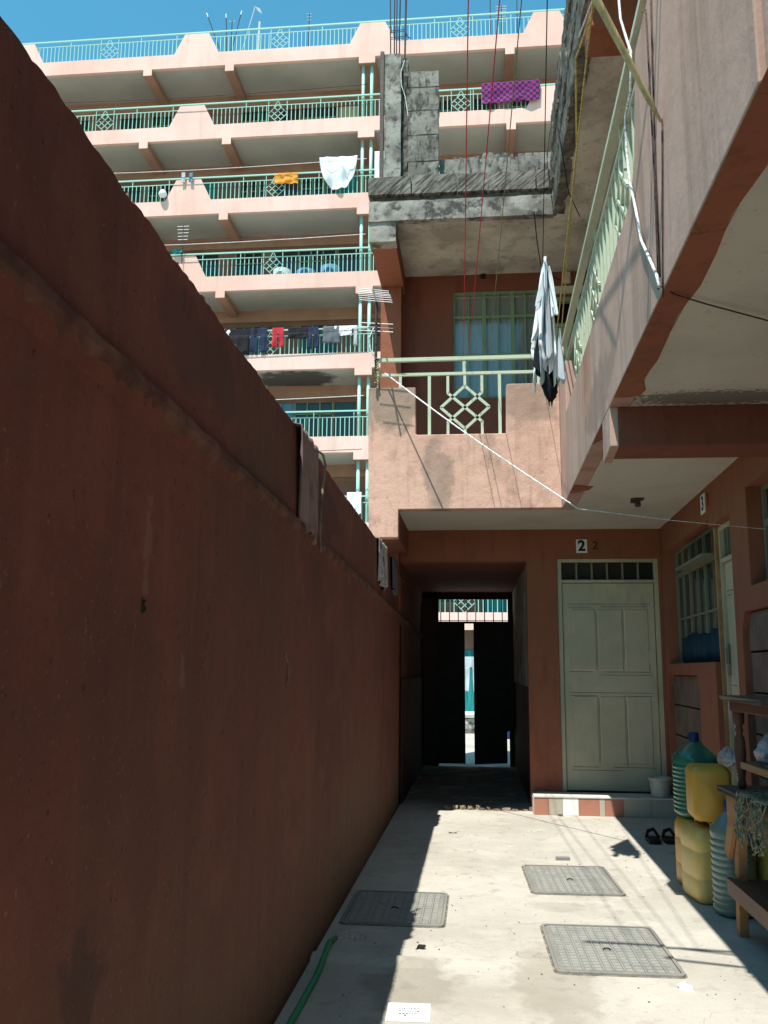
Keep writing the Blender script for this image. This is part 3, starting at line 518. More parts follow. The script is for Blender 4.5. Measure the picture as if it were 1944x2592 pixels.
# ============================================================ background apartment block
Bk = empty('apartment_building', (-4, 30, 0), label='six storey salmon apartment block with turquoise railings behind the yard', cat='building')
PI_ = Matrix.Translation((4, -30, 0))
def part(mb, name, m, par=None, **k):
    o = mb.build(name, m, par or Bk, **k)
    if par is None: o.matrix_parent_inverse = PI_
    return o
XL, XR = -24, 10
TRAP = [-24.0, -17.5, -10.55, 2.85, 9.9]
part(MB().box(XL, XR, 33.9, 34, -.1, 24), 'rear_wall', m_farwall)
BX = [-19.2, -12.3, -9.1, 1.42, 4.62, 8.2]
rf = random.Random(3)
for k in range(8):
    bz = 23.92 - 3.03 * k; traps = ([-17.4, -10.42, -3.65, 2.78] if k == 0 else [-17.4 - .6, -10.42 - (.05 if k < 3 else .12), 2.85])
    poly = [(XL, bz), (XR, bz), (XR, bz + .57)]
    for t in sorted(traps, reverse=True): poly += [(t + .87, bz + .57), (t + .47, bz + 1.4), (t - .47, bz + 1.4), (t - .87, bz + .57)]
    poly += [(XL, bz + .57)]
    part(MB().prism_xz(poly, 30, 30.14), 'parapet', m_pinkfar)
    part(MB().box(XL, XR, 30.14, 34, bz + .001, bz + .15), 'floor_slab', m_farceil)
    b = MB()
    for x in BX: b.box(x - .17, x + .17, 30.03, 31.9, bz - .25, bz)
    b.box(-4.16, -3.55, 30.03, 31.9, bz - .26, bz); b.box(-18.2, -17.6, 30.03, 31.9, bz - .26, bz); b.box(XL, XR, 31.9, 32.1, bz - .45, bz); b.build_each('beam', m_farbeam, Bk, PI_)
    b = MB()
    for x in BX: b.box(x - .17, x + .17, 30.0, 30.03, bz - .25, bz)
    b.box(-4.16, -3.55, 30.0, 30.03, bz - .26, bz); b.build_each('beam_end', m_pinkfar, Bk, PI_)
    zf = bz - 3.03 + .15
    b = MB(); openings = []
    x = XL + .5
    pat = [(-13.6, .9, 'd'), (-12.2, 1.3, 'w'), (-10.4, .9, 'd'), (-8.6, 1.1, 'w'), (-7.2, .95, 'd'), (-5.9, 1.5, 'w'), (-4.7, .8, 'd'), (-2.6, .9, 'd'), (-1.3, 1.3, 'w'), (.6, .9, 'd'), (2.0, 1.3, 'w'), (-16, 1.2, 'w')]
    hs = []
    for (cx, wd, ty) in pat:
        cx += rf.uniform(-.12, .12); hs.append((cx - wd / 2, cx + wd / 2, zf + (0 if ty == 'd' else .9), zf + 2.25, ty))
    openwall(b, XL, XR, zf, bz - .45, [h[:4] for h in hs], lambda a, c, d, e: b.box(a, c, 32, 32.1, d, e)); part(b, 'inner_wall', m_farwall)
    gl = MB(); tl = MB()
    for h in hs:
        if h[4] == 'w':
            fm = MB(); wo = part(MB().box(h[0], h[1], 32.06, 32.08, h[2], h[3]), 'window', m_glass)
            for i in range(4): xx = h[0] + .03 + (h[1] - h[0] - .06) * i / 3; fm.box(xx - .025, xx + .025, 32.0, 32.05, h[2], h[3])
            fm.box(h[0], h[1], 32.0, 32.05, h[3] - .45, h[3] - .41); part(fm, 'window_frame', m_frame).parent = wo
        else:
            (tl if rf.random() < .6 else gl).box(h[0], h[1], 32.04, 32.07, h[2], h[3])
    gl.build_each('doorway_dark_sheet', m_glass, Bk, PI_); [setattr(o_.data, 'materials', 0) if 0 else (o_.data.materials.clear(), o_.data.materials.append(rf.choice([m_teal, m_blue, m_teal, m_door, m_farwall]))) for o_ in tl.build_each('door_curtain', m_teal, Bk, PI_)]  # dark sheets in the open doors stand in for unlit rooms
    # railing
    b = MB(); b.box(XL, XR, 30.05, 30.10, bz + 1.47, bz + 1.52); b.box(XL, XR, 30.06, 30.09, bz + 1.26, bz + 1.285)
    dm = [-13.85 - .05, -7.2, -.38] if k else [-13.9, -7.2, -.4, 5.9]
    x = XL + .05; i = 0
    while x < XR:
        tall = i % 9 == 0
        if not any(abs(x - t) < .66 for t in traps) and not any(abs(x - d) < .34 for d in dm): b.box(x - .0125, x + .0125, 30.063, 30.087, bz + .57, bz + (1.48 if tall else 1.27))
        x += .157; i += 1
    rl = part(b, 'railing', m_railfar)
    h_ = .37; cz = bz + .93
    for d in dm:
        b = MB()
        for i in (-1, -.33, .33, 1):
            o1 = i * h_ / 2
            b.bar((d + o1 - h_ / 2, 30.075, cz + o1 + h_ / 2), (d + o1 + h_ / 2, 30.075, cz + o1 - h_ / 2), .022, .02)
            b.bar((d + o1 - h_ / 2, 30.075, cz - o1 - h_ / 2), (d + o1 + h_ / 2, 30.075, cz - o1 + h_ / 2), .022, .02)
        for s in (-.35, .35): b.bar((d + s, 30.075, bz + .57), (d + s, 30.075, bz + 1.48), .022, .02)
        b.bar((d - .18, 30.075, cz + .18), (d, 30.075, bz + 1.47), .02, .02); b.bar((d + .18, 30.075, cz + .18), (d, 30.075, bz + 1.47), .02, .02)
        part(b, 'diamond_lattice', m_railfar).parent = rl
    b = MB()
    for x in (-4.01, -3.69, -18.05, -17.75): b.tube([(x, 30.2, bz - 3.03 + .1), (x, 30.2, bz - .2)], .062, 12)
    if k < 7: b.build_each('pipe_column', m_railfar, Bk, PI_, smooth=True)
# junk stored on the balconies behind the railings
# ground floor of the far block
b = MB(); b.box(XL, XR, 30.5, 30.6, 0, 2.7); part(b, 'ground_floor_wall', m_farwall); MB().box(-.6, .25, 30.42, 30.47, .05, 2.05).build('door', m_teal, Bk).matrix_parent_inverse = PI_
b = MB()
for x in (-.02, .08): b.tube([(x, 30.3, 0), (x, 30.3, 2.7)], .05, 10)
part(b, 'drain_pipe', m_railfar)
# ============================================================ laundry
def cloth_grid(name, outline, W_, H_, m, place, label, cat, nx=26, ny=26, fold=.03, seed=0, group=None, th=.006, parent=None, checks=None):
    """outline: fn(v)->(u0,u1) for v 0 (top) .. 1 (bottom), pieces list allowed"""
    rr = random.Random(seed); ph = [rr.uniform(0, 6) for _ in range(4)]; vs = []; fs = []
    for seg in outline:
        base = len(vs); v0, v1, f = seg
        for j in range(ny + 1):
            v = v0 + (v1 - v0) * j / ny; u0, u1 = f(v)
            for i in range(nx + 1):
                u = u0 + (u1 - u0) * i / nx
                d = fold * (.3 + v) * (math.sin(u * 17 + ph[0] + v * 1.5) * .5 + math.sin(u * 31 + ph[1]) * .25 + .3 * math.sin(v * 9 + u * 5 + ph[2]))
                sag = 0
                vs.append((u * W_ + .15 * d, d, -v * H_ + sag + .01 * math.sin(u * 9 + ph[3]) * v))
        for j in range(ny):
            for i in range(nx): a = base + j * (nx + 1) + i; fs.append((a, a + nx + 1, a + nx + 2, a + 1))
    b = MB(); b.add(vs, fs); o = b.build(name, m, smooth=True, label=label, cat=cat, group=group)
    o.modifiers.new('t', 'SOLIDIFY').thickness = th; o.location = place; return o
rect = [(0, 1, lambda v: (0, 1))]
shirt = [(0, .3, lambda v: (-.28 - .1 * v, 1.28 + .1 * v)), (.3, 1, lambda v: (.05, .95))]
trou = [(0, .3, lambda v: (0, 1)), (.3, 1, lambda v: (0, .44 - .05 * v)), (.3, 1, lambda v: (.56 + .05 * v, 1))]
tail = [(0, 1, lambda v: (.5 - .5 * (1 - v ** 2.2) ** .6, .5 + .5 * (1 - v ** 2.2) ** .6))]
g4 = 'laundry on the fourth balcony from the top'
cloth_grid('bedsheet', tail, 1.4, 1.32, m_white, (-5.55, 29.94, 19.86), 'large white bedsheet sagging over the third balcony rail beside the pipe columns', 'laundry', fold=.12, seed=1)
cloth_grid('towel', rect, .42, 1.15, m_white, (-3.52, 29.95, 20.0), 'white towel hanging right of the turquoise pipe columns', 'laundry', fold=.05, seed=2)
cloth_grid('shorts', rect, .88, .42, m_or, (-7.22, 29.95, 19.32), 'orange cloth draped over the far balcony railing lattice', 'laundry', fold=.05, seed=3)
cloth_grid('sock', rect, .14, .4, m_greywhite, (-10.72, 29.9, 19.5), 'small grey white sock on the far trapezoid parapet left of the pale blue one', 'laundry', fold=.02, seed=4, nx=6)
cloth_grid('sock', rect, .13, .38, m_blue, (-10.42, 29.9, 19.48), 'small pale blue sock hanging on the far trapezoid parapet', 'laundry', fold=.02, seed=5, nx=6)
b = MB(); b.lathe([(.02, 0), (.12, .03), (.16, .12), (.1, .25), (.03, .3)], (-11.4, 29.9, 18.55), 14); b.build('white_bag', m_white, smooth=True, label='white bag stuck at the left foot of the far trapezoid parapet', cat='bag')
for i, (x, wd, h, mm, sh, lb) in enumerate([(-9.1, .5, .28, m_white, rect, 'short white cloth at the left end of the crowded laundry balcony'), (-8.75, .85, .95, m_blackc, shirt, 'black shirt leftmost on the crowded laundry balcony'), (-7.9, .6, .9, m_navy, trou, 'navy trousers left of the red jersey on the far balcony'),
        (-7.12, .42, .72, m_red, trou, 'red jersey shorts hanging among dark laundry on the far balcony'), (-6.55, .7, .42, m_blackc, rect, 'black cloth right of the red jersey shorts'), (-5.85, .4, .8, m_navy, trou, 'narrow navy trousers left of the grey shirt'),
        (-5.3, .62, .62, m_grey, rect, 'grey shirt hanging left of the small white shirt on the far balcony'), (-4.74, .5, .36, m_white, shirt, 'small white shirt hanging on the crowded laundry balcony'), (-4.2, .13, .75, m_greywhite, rect, 'pale narrow towel hanging below the small white shirt'),
        (-3.45, .75, .4, m_blackc, shirt, 'black shirt hanging right of the pipe columns')]):
    cloth_grid('garment', sh, wd, h, mm, (x, 29.94, 13.34), lb, 'laundry', nx=12, ny=10, fold=.04, seed=10 + i, group=g4)
cloth_grid('towel', rect, .5, .75, m_white, (-4.05 - .3, 29.95, 7.35), 'white cloth on the lowest visible far balcony just above the wall', 'laundry', fold=.05, seed=31)
# chequered blanket
mch = MT('purple chequered blanket', (.1, .02, .12)); nt = mch.node_tree; ck = nt.nodes.new('ShaderNodeTexChecker'); ck.inputs['Scale'].default_value = 9.0; ck.inputs['Color1'].default_value = (.24, .025, .17, 1); ck.inputs['Color2'].default_value = (.03, .012, .06, 1)
mp = nt.nodes.new('ShaderNodeMapping'); mp.inputs['Scale'].default_value = (1, 0, 1); mp.inputs['Location'].default_value = (.013, .05, .017); tcn = nt.nodes.new('ShaderNodeTexCoord'); nt.links.new(tcn.outputs['Object'], mp.inputs[0]); nt.links.new(mp.outputs[0], ck.inputs[0]); nt.links.new(ck.outputs[0], nt.nodes['Principled BSDF'].inputs['Base Color'])
bk = cloth_grid('blanket', [(0, 1, lambda v: (0, 1 - .0 * v))], 2.1, .85, mch, (.38, 29.93, 22.5), 'purple and pink chequered blanket hanging over the second far railing', 'blanket', fold=.05, seed=8)
for v in bk.data.vertices:
    t = v.co.x / 2.1
    if v.co.z < -.6: v.co.z += .35 * max(0, t - .6) / .4 * (-v.co.z / .85)
b = MB(); b.add([(1.75, 29.88, 21.75), (2.35, 29.86, 22.5), (2.48, 29.86, 22.5), (2.45, 29.88, 21.72), (2.1, 29.86, 21.62)], [(0, 4, 3, 2, 1)]); o = b.build('folded_corner', mch, bk); o.matrix_parent_inverse = Matrix.Translation((-.38, -29.93, -22.5)); o.modifiers.new('t', 'SOLIDIFY').thickness = .01
# clotheslines along the far balconies (one thing each)
for i, (z, y) in enumerate(((22.62, 29.8), (19.62, 29.8), (16.75, 29.8), (16.62, 29.75), (13.0, 29.7), (10.62, 29.8), (9.0 - .35, 29.6))):
    b = MB(); b.tube([(-17 + t * 2.2, y, z - .12 * math.sin(t / 6 * math.pi) + .02 * i) for t in range(0, 7)], .012, 5)
    b.build('clothesline', m_rwht if i % 2 else m_rbrown, label='%s clothesline strung along the far block %s' % (('brown', 'pale')[i % 2], ('at the second storey from the top', 'above the orange cloth', 'above the storey below the bedsheet', 'just under another line below the bedsheet', 'in front of the crowded laundry', 'above the fifth balcony from the top', 'lowest, just over the boundary wall')[i]), cat='clothesline')
# things stored on far balconies
for i, (x, z, h, r, mm, lb) in enumerate([(-6.1, 14.87 + .15, .75, .35, m_blue, 'blue drum behind the railing of the fourth far balcony'), (-7.0, 15.03, .8, .33, m_greywhite, 'pale grey drum behind the fourth far railing lattice'), (-5.2, 15.03, .85, .36, m_blue, 'bright blue drum at the right of the fourth far balcony'), (-6.6, 8.86, .7, .3, m_dkblue, 'dark drum behind a lower far railing')]):
    b = MB(); b.lathe([(r * .9, 0), (r, .05), (r, h * .45), (r * 1.04, h * .5), (r, h * .55), (r, h), (r * .9, h + .03)], n=18); o = b.build('storage_drum', mm, smooth=True, label=lb, cat='drum', group='drums on the far balconies'); o.location = (x, 30.7, z)
# masts and aerials on the far roof
def yagi(name, x, y, z0, h, L_, n_el, lab, wide=.5, m=m_alu, lean=0, boom='x'):
    e = empty(name, (x, y, z0), label=lab, cat='antenna'); MB().tube([(0, 0, 0), (lean, 0, h)], .018, 6).build('mast', m_rebar, e)
    if n_el:
        b = MB()
        for i in range(n_el): zz = h - .05 - i * L_ / n_el; b.tube([(lean - wide / 2 * (1 - .05 * i), 0, zz), (lean + wide / 2 * (1 - .05 * i), 0, zz)], .012, 5)
        b.build_each('element', m, e)
    return e
yagi('roof_antenna', -9.25, 30.6, 24.1, 2.2, .2, 1, 'roof mast with one crossbar left of the white pole on the far block', .25)
for (dx, l, lb) in ((-.9, 2.5, 'rod leaning left from the far roof rail'), (-.12, 2.4, 'upright thin rod on the far roof rail'), (.5, 2.5, 'rod leaning right from the far roof rail')):
    e = yagi('roof_rod', -9.35, 30.5, 24.1, l, 0, 0, lb, lean=dx); MB().tube([(dx * .93, 0, l * .93), (dx, 0, l)], .022, 6).build('pale_tip', m_alu, e)
b = MB(); b.tube([(-8.5 - .6, 30.8, 24.1), (-8.4, 30.8, 27.0)], .025, 6); b.add([(-8.4, 30.8, 27.0), (-8.22, 30.8, 26.9), (-8.12, 30.8, 26.66), (-8.3, 30.8, 26.8)], [(0, 1, 2, 3)]); b.build('flag_mast', m_greywhite, label='tall thin mast with a ragged flag on the far roof', cat='mast')
b = MB(); b.tube([(-8.15, 30.5, 24.1), (-8.12, 30.5, 26.05)], .05, 8); b.build('vent_pipe', m_alu, label='thick pale pipe standing on the far roof', cat='pipe')
yagi('roof_antenna', -6.2, 30.6, 24.1, 2.3, .4, 3, 'small antenna on the far roof above the second lattice', .15)
yagi('roof_antenna', 1.15, 30.5, 24.1, 2.0, .75, 7, 'ladder shaped television antenna on the far roof at right', .42)
yagi('roof_antenna', 1.75, 30.7, 24.1, 2.6, .3, 2, 'taller thin antenna right of the ladder shaped one', .3)
yagi('roof_antenna', .75, 30.9, 24.1, 3.2, .5, 3, 'tall antenna on the far roof left of the ladder shaped one', .25)
yagi('balcony_antenna', -10.55, 29.9, 15.9, 1.5, .65, 5, 'small striped television antenna on the fourth far balcony by the boundary wall', .45)
b = MB(); b.rock(-10.95, -10.55, 29.85, 30.0, 16.28, 16.46, .04, .08); b.build('teal_bundle', m_teal, label='teal bundle beside the small antenna on the far balcony', cat='bundle')
# ============================================================ TV antenna on our balcony corner
e = empty('tv_antenna', (-.955, 8.38, 4.1), label='television antenna lashed to the near balcony corner rail', cat='antenna')
MB().tube([(0, 0, 0), (.004, 0, .93)], .014, 8).build('mast', m_rebar, e)
b = MB(); b.tube([(0, -.02, .88), (.02, -.5, .80)], .009, 6)
b.build('boom', m_alu, e)
b = MB()
for (t, wd) in ((0, .33), (.18, .33), (.36, .32), (.5, .32), (.62, .31), (.75, .30), (.9, .3)): b.tube([(-wd / 2 + .02 * t, -.02 - .48 * t, .88 - .08 * t + .02), (wd / 2 + .02 * t, -.02 - .48 * t, .88 - .08 * t - .02)], .004, 5)
for z in (.66, .62, .58): b.tube([(-.17, 0, z + .01), (.17, 0, z - .02)], .0045, 5)
b.build_each('element', m_alu, e)
b = MB(); b.tube([(.018 * math.cos(t * 1.9) + .01, .018 * math.sin(t * 1.9), .03 + t * .008 + .004 * math.sin(t * 3)) for t in range(0, 34)], .007, 6); b.build('lashing', m_ryel, e)
b = MB(); b.tube([(-.02, -.02, .6), (-.06, -.03, .5), (-.05, -.03, .38), (-.01, -.03, .3), (-.01, -.03, .2)], .006, 6); b.build('lead', m_rwht, e)
# ============================================================ lines, cords, cables
def line(name, pts, r, m, lab, cat, sag=0, n=16):
    if len(pts) == 2:
        a, c = Vector(pts[0]), Vector(pts[1]); pts = [a.lerp(c, i / n) - Vector((0, 0, sag * math.sin(math.pi * i / n))) for i in range(n + 1)]
    return MB().tube(pts, r, 7).build(name, m, smooth=True, label=lab, cat=cat)
b = MB(); b.tube([(-.25, 3.23, 4.48), (.3, 3.2, 4.48), (.80, 3.14, 4.48)], .017, 8); b.tube([(.2, 3.21, 4.47), (.82, 3.04, 4.46)], .012, 8); b.build('line_pole', m_bamboo, label='bamboo pole reaching out over the yard to hold the ropes', cat='pole')
line('red_rope', [(-.10, 8.44, 4.43), (.0, 3.22, 4.47)], .0032, m_rred, 'left of the two thin red ropes from the balcony rail', 'rope', .03)
line('red_rope', [(-.05, 8.44, 4.43), (.155, 3.22, 4.47)], .0032, m_rred, 'right of the two thin red ropes from the balcony rail', 'rope', .03)
line('olive_cord', [(.15, 8.44, 4.43), (.245, 3.22, 4.47)], .003, m_rgrn, 'thin olive cord right of the red ropes', 'cord', .03)
line('clothesline', [(.62, 8.5, 4.43), (.50, 6.2, 4.26), (.32, 3.22, 4.47)], .0028, m_rblk, 'thin dark line carrying the wet white shirt', 'clothesline')
line('yellow_rope', [(.77, 8.3, 4.43), (.54, 3.22, 4.47)], .0055, m_ryel, 'left of the two yellow ropes over the yard', 'rope', -.0)
line('yellow_rope', [(.815, 8.3, 4.43), (.62, 5.0, 4.46), (.53, 4.2, 4.47), (.66, 3.2, 4.47)], .0055, m_ryel, 'right of the two yellow ropes over the yard', 'rope')
line('bamboo_stick', [(.738, 3.31, 3.52), (.69, 3.285, 3.605), (.488, 3.17, 3.96), (.10, 2.96, 4.62)], [.005, .012, .016, .017], m_bamboo, 'weathered stick with pointed tip slanting down against the side parapet', 'pole')
cb = [(6.2, 6.0), (4.8, 5.4), (4.35, 4.95), (4.16, 4.76), (4.13, 4.62), (4.0, 4.42), (3.89, 4.26), (3.91, 4.16), (3.94, 4.09), (4.11, 4.07), (4.12, 3.91), (4.07, 3.71), (3.94, 3.49), (3.84, 3.29), (3.54, 2.99), (3.5, 2.92)]
line('white_cable', [(FX(y) - .012, y, z) for y, z in cb], .0065, m_rwht, 'white electric cable hanging down the side parapet', 'cable')
line('thin_wire', [(.742, 3.5, 2.925), (.80, 3.5, 2.885), (.95, 3.6, 2.88), (1.25, 3.78, 2.87), (1.6, 3.9, 2.885)], .0035, m_rbrown, 'thin dark wire running on from the white cable across the soffit', 'wire')
for (pts, lb) in (([(3.32, 3.54), (3.36, 3.35), (3.45, 2.96), (3.46, 2.86)], 'thin dark line below the tip of the stick'), ([(3.54, 4.2), (3.53, 3.9), (3.52, 3.45), (3.54, 3.0), (3.55, 2.93)], 'thin dark line left of the two others on the side parapet'), ([(3.42, 4.2), (3.45, 3.9), (3.49, 3.4), (3.50, 2.96)], 'thin dark line between the other two on the side parapet')):
    line('dark_line', [(FX(y) - .006, y, z) for y, z in pts], .0035, m_rbrown, lb, 'cord')  # thin dark tubes set against the parapet face
line('white_cable', [(-.86, 8.36, 4.235), (.79, 6.95, 2.63)], .007, m_rwht, 'white cable slanting down from the balcony corner into the shade', 'cable', .03)
line('wire', [(.79, 6.95, 2.63), (1.4, 6.4, 2.44), (1.845, 5.9, 2.3)], .0016, m_rwht, 'thin wire crossing the shaded veranda to the right wall', 'wire')
line('black_wire', [(.74, 7.2, 6.0), (.79, 7.3, 5.75), (.86, 7.6, 5.62), (1.0, 8.0, 5.6)], .0045, m_rblk, 'black wire looping under the side roof edge', 'wire')
line('black_wire', [(.6, 8.3, 5.83), (.66, 8.8, 5.75), (.75, 9.4, 5.7), (1.0, 9.7, 5.72)], .005, m_rblk, 'black wire under the far soffit near the door lintel', 'wire')
line('black_wire', [(.775, 8.33, 6.7), (.74, 8.33, 6.4), (.76, 8.33, 6.1), (.78, 8.3, 5.9)], .004, m_rblk, 'black wire hanging at the inner roof corner', 'wire')
# ============================================================ the wet shirt over the yard
E_ = empty('hanging_shirt', (.50, 6.2, 4.26), label='white wrung shirt hanging in a point from the line over the yard', cat='shirt')
def loft(rings, n=64, seed=1, lob=5):
    rr = random.Random(seed); p1, p2 = rr.uniform(0, 6), rr.uniform(0, 6); R2 = []
    for (a, c) in zip(rings[:-1], rings[1:]):
        for t in range(4): R2.append([x + (y - x) * t / 4 for x, y in zip(a, c)])
    R2.append(rings[-1]); vs = []; fs = []
    for i, (z, cx, cy, rx, ry_, am) in enumerate(R2):
        for k in range(n):
            t = 2 * math.pi * k / n; q = 1 + am * math.sin(lob * t + i * .12 + p1) + am * .5 * math.sin((lob * 2 + 1) * t - i * .16 + p2) + am * .25 * math.sin(3 * t + i * .9)
            vs.append((cx + rx * q * math.cos(t), cy + ry_ * q * math.sin(t), z + (.03 * math.sin(3 * t + p2) if i == len(R2) - 1 else 0)))
    for i in range(len(R2) - 1):
        for k in range(n): a = i * n + k; b_ = i * n + (k + 1) % n; fs.append((a, b_, b_ + n, a + n))
    return MB().add(vs, fs)
def pr(z, cx, rx, am=.22): return (z, cx, .02 * math.sin(z * 9), rx, rx * 1.5 + .02, am)
def sheet(name, m, s, y0, y1, top, L, spread, seed, cx=0, fold=.018):
    rr = random.Random(seed); ph = [rr.uniform(0, 6) for _ in range(4)]; nu, nv = 40, 36; vs = []; fs = []
    for j in range(nv + 1):
        t = j / nv
        for i in range(nu + 1):
            u = i / nu; l = L * (.86 + .1 * math.sin(u * 7 + ph[0]) + .08 * math.sin(u * 17 + ph[1]))
            x = cx + s * (.004 + spread * t ** .85 * (.75 + .3 * math.sin(u * 3 + ph[2]))) + fold * t ** .7 * (math.sin(u * 16 + ph[3] + t * 2) + .4 * math.sin(u * 37 + ph[0] + t * 5)); vs.append((x, y0 + (y1 - y0) * (u - .5) * (1 - .25 * t) + (y1 - y0) / 2, top - l * t))
    for j in range(nv):
        for i in range(nu): a = j * (nu + 1) + i; fs.append((a, a + 1, a + nu + 2, a + nu + 1))
    o = MB().add(vs, fs).build(name, m, E_, smooth=True); o.modifiers.new('t', 'SOLIDIFY').thickness = .003; return o
sheet('shirt_back', m_white, -1, -.2, .2, .0, .88, .055, 1)
sheet('shirt_front', m_white, 1, -.2, .2, .0, .94, .07, 2)
sheet('shirt_yoke', m_greywhite, 1, -.26, -.06, -.03, .78, .02, 3, fold=.02)
sheet('sleeve', m_white, 1, -.30, -.2, -.12, .34, .055, 4, cx=.015, fold=.014)
sheet('sleeve', m_greywhite, -1, -.3, -.2, -.16, .25, .045, 5, cx=-.015, fold=.014)
sheet('sleeve', m_white, -1, -.22, -.1, -.42, .28, .03, 6, cx=-.055, fold=.02)
sheet('sleeve', m_greywhite, 1, -.25, -.12, -.55, .36, .02, 7, cx=.08, fold=.02)
sheet('black_lining', m_blackc, -1, -.24, -.14, -.60, .26, .01, 8, cx=-.06, fold=.018)
loft([pr(.012, 0, .004, .05), pr(-.08, -.003, .018, .15), pr(-.3, -.004, .045, .2), pr(-.5, .0, .062, .24), pr(-.62, .012, .085, .3), pr(-.72, .02, .075, .34), pr(-.80, .02, .05, .3)], seed=3, lob=7).build('shirt_body', m_white, E_, smooth=True)
loft([pr(-.76, .01, .03), pr(-.86, .02, .045, .3), pr(-.95, .035, .036, .35), pr(-1.0, .035, .010)], seed=10, lob=5).build('dark_hem', m_blackc, E_, smooth=True)
# cloths on top of the boundary wall
def drape(name, y0, y1, zt, zb, m, lab, seed, x=-.842, over=.12, taper=.0):
    rr = random.Random(seed); vs = []; fs = []; nu, nv = 30, 26; ph = rr.uniform(0, 6)
    for j in range(nv + 1):
        v = j / nv
        for i in range(nu + 1):
            u = i / nu; w_ = 1 - taper * v; y = (y0 + y1) / 2 + (u - .5) * (y1 - y0) * w_ + .04 * v
            f = .012 * math.sin(u * 19 + ph + v * 2) + .006 * math.sin(u * 43 + v * 4)
            if v < .15: t = v / .15; px, pz = -.99 + t * (x + .99) + .02 * t, zt + .02 + .012 * math.sin(math.pi * t)
            else:
                t = (v - .15) / .85; px, pz = x + .028 + f * (.4 + t), zt + .02 - t * (zt - zb + .03 * math.sin(u * 8 + ph))
            vs.append((px, y, pz))
    for j in range(nv):
        for i in range(nu): a = j * (nu + 1) + i; fs.append((a, a + 1, a + nu + 2, a + nu + 1))
    o = MB().add(vs, fs).build(name, m, smooth=True, label=lab, cat='cloth'); o.modifiers.new('t', 'SOLIDIFY').thickness = .005; return o
drape('draped_cloth', 4.02, 4.50, 2.51, 2.02, m_brownc, 'long mauve cloth draped over the top of the boundary wall', 3, taper=.25)
b = MB(); b.tube([(-.83, 4.52, 2.53), (-.80, 4.60, 2.52), (-.79, 4.63, 2.47), (-.80, 4.60, 2.3), (-.80, 4.56, 2.1), (-.80, 4.60, 2.0)], .007, 6); b.build('twisted_strap', m_mortar, label='pale strap hanging beside the long mauve cloth', cat='strap')
b = MB(); b.rock(-.93, -.87, 4.25, 4.36, 2.52, 2.60, .015, .03); b.build('white_rag', m_white, label='white rag on the wall top behind the mauve cloth', cat='rag')
drape('draped_cloth', 7.55, 8.2, 2.48, 2.10, MT('grey striped cloth', (.34, .36, .35), [dict(s=9, st=(1, 1, .3), a=.5, b=.58, c2=(.03, .035, .06), o=.9), dict(s=20, a=.5, b=.6, c2=(.6, .62, .6), o=.6)]), 'grey and navy striped cloth draped on the wall near the balcony', 5)
drape('draped_cloth', 8.75, 9.3, 2.47, 2.14, m_grey, 'small grey cloth on the wall top farthest from the camera', 6)
# sack hung behind the side railing corner
# ============================================================ things on the yard floor
def cover(cx, cy, wx, wy, rz, lab, seed):
    e = empty('manhole_cover', (cx, cy, 0), rz, label=lab, cat='manhole cover', group='metal manhole covers in the yard')
    def rr_(w_, h, r, z): return [(sx * (w_ / 2 - r) + r * math.cos(a), sy * (h / 2 - r) + r * math.sin(a), z) for (sx, sy, a0) in ((1, 1, 0), (-1, 1, 90), (-1, -1, 180), (1, -1, 270)) for a in [math.radians(a0 + 15 * i) for i in range(7)]]
    def ring(b, w0, h0, w1, h1, r, z0, z1):
        o_, i_ = rr_(w0, h0, r, z1), rr_(w1, h1, r, z1); ob = rr_(w0, h0, r, z0); ib = rr_(w1, h1, r, z0); n = len(o_); b.add(o_ + i_ + ob + ib, [(k, (k + 1) % n, (k + 1) % n + n, k + n) for k in range(n)] + [(k, k + 2 * n, (k + 1) % n + 2 * n, (k + 1) % n) for k in range(n)] + [(k + n, (k + 1) % n + n, (k + 1) % n + 3 * n, k + 3 * n) for k in range(n)])
    b = MB(); ring(b, wx, wy, wx - .03, wy - .03, .035, -.005, .011); b.build('rim', m_cover, e)
    t = rr_(wx - .036, wy - .036, .033, .007); b = MB(); b.add(t, [tuple(range(len(t)))]); b.build('plate', m_cover, e)
    g = rr_(wx + .02, wy + .02, .045, .0012); MB().add(g, [tuple(range(len(g)))]).build('joint', m_joint, e)
    rr = random.Random(seed); b = MB(); nx = 11; ny = 17; W_, H_ = wx - .07, wy - .07
    for i in range(nx):
        for j in range(ny):
            x0 = -W_ / 2 + W_ * i / nx; y0 = -H_ / 2 + H_ * j / ny; mx = .007 if i % 2 else .011
            b.box(x0 + mx, x0 + W_ / nx - mx, y0 + .004, y0 + H_ / ny - .004, .006, .0105)
    for i in range(1, nx): x0 = -W_ / 2 + W_ * i / nx; b.box(x0 - .0025, x0 + .0025, -H_ / 2, H_ / 2, .006, .0125)
    b.build('raised_pads', m_cover_hi, e); b = MB(); b.tube([(-.03, -.05, .012), (-.02, -.05, .02), (.0, -.05, .02), (.01, -.05, .012)], .004, 6); b.build('lifting_eye', m_black, e)
    return e
cover(.62, 6.57, .585, .84, .03, 'farther right manhole cover in the full sun', 1)
cover(.65, 5.02, .60, .82, .02, 'nearest manhole cover crossed by a pole shadow', 2)
cover(-.485, 5.68, .58, .76, .0, 'left manhole cover mostly in the wall shadow', 3)
e = empty('printed_card', (-.295, 4.03, 0), math.radians(2), label='white printed card lying at the shadow edge in front', cat='card')
MB().box(-.09, .09, -.10, .10, .001, .004).build('card', m_white, e); b = MB(); rr = random.Random(4)
for j in range(3):
    x = -.04
    while x < .035: l = rr.uniform(.004, .012); b.box(x, x + l, .03 - j * .028, .042 - j * .028, .004, .0045); x += l + .004
b.box(-.018, -.008, -.045, -.03, .004, .0045); b.build('print_smudge', m_grey, e)
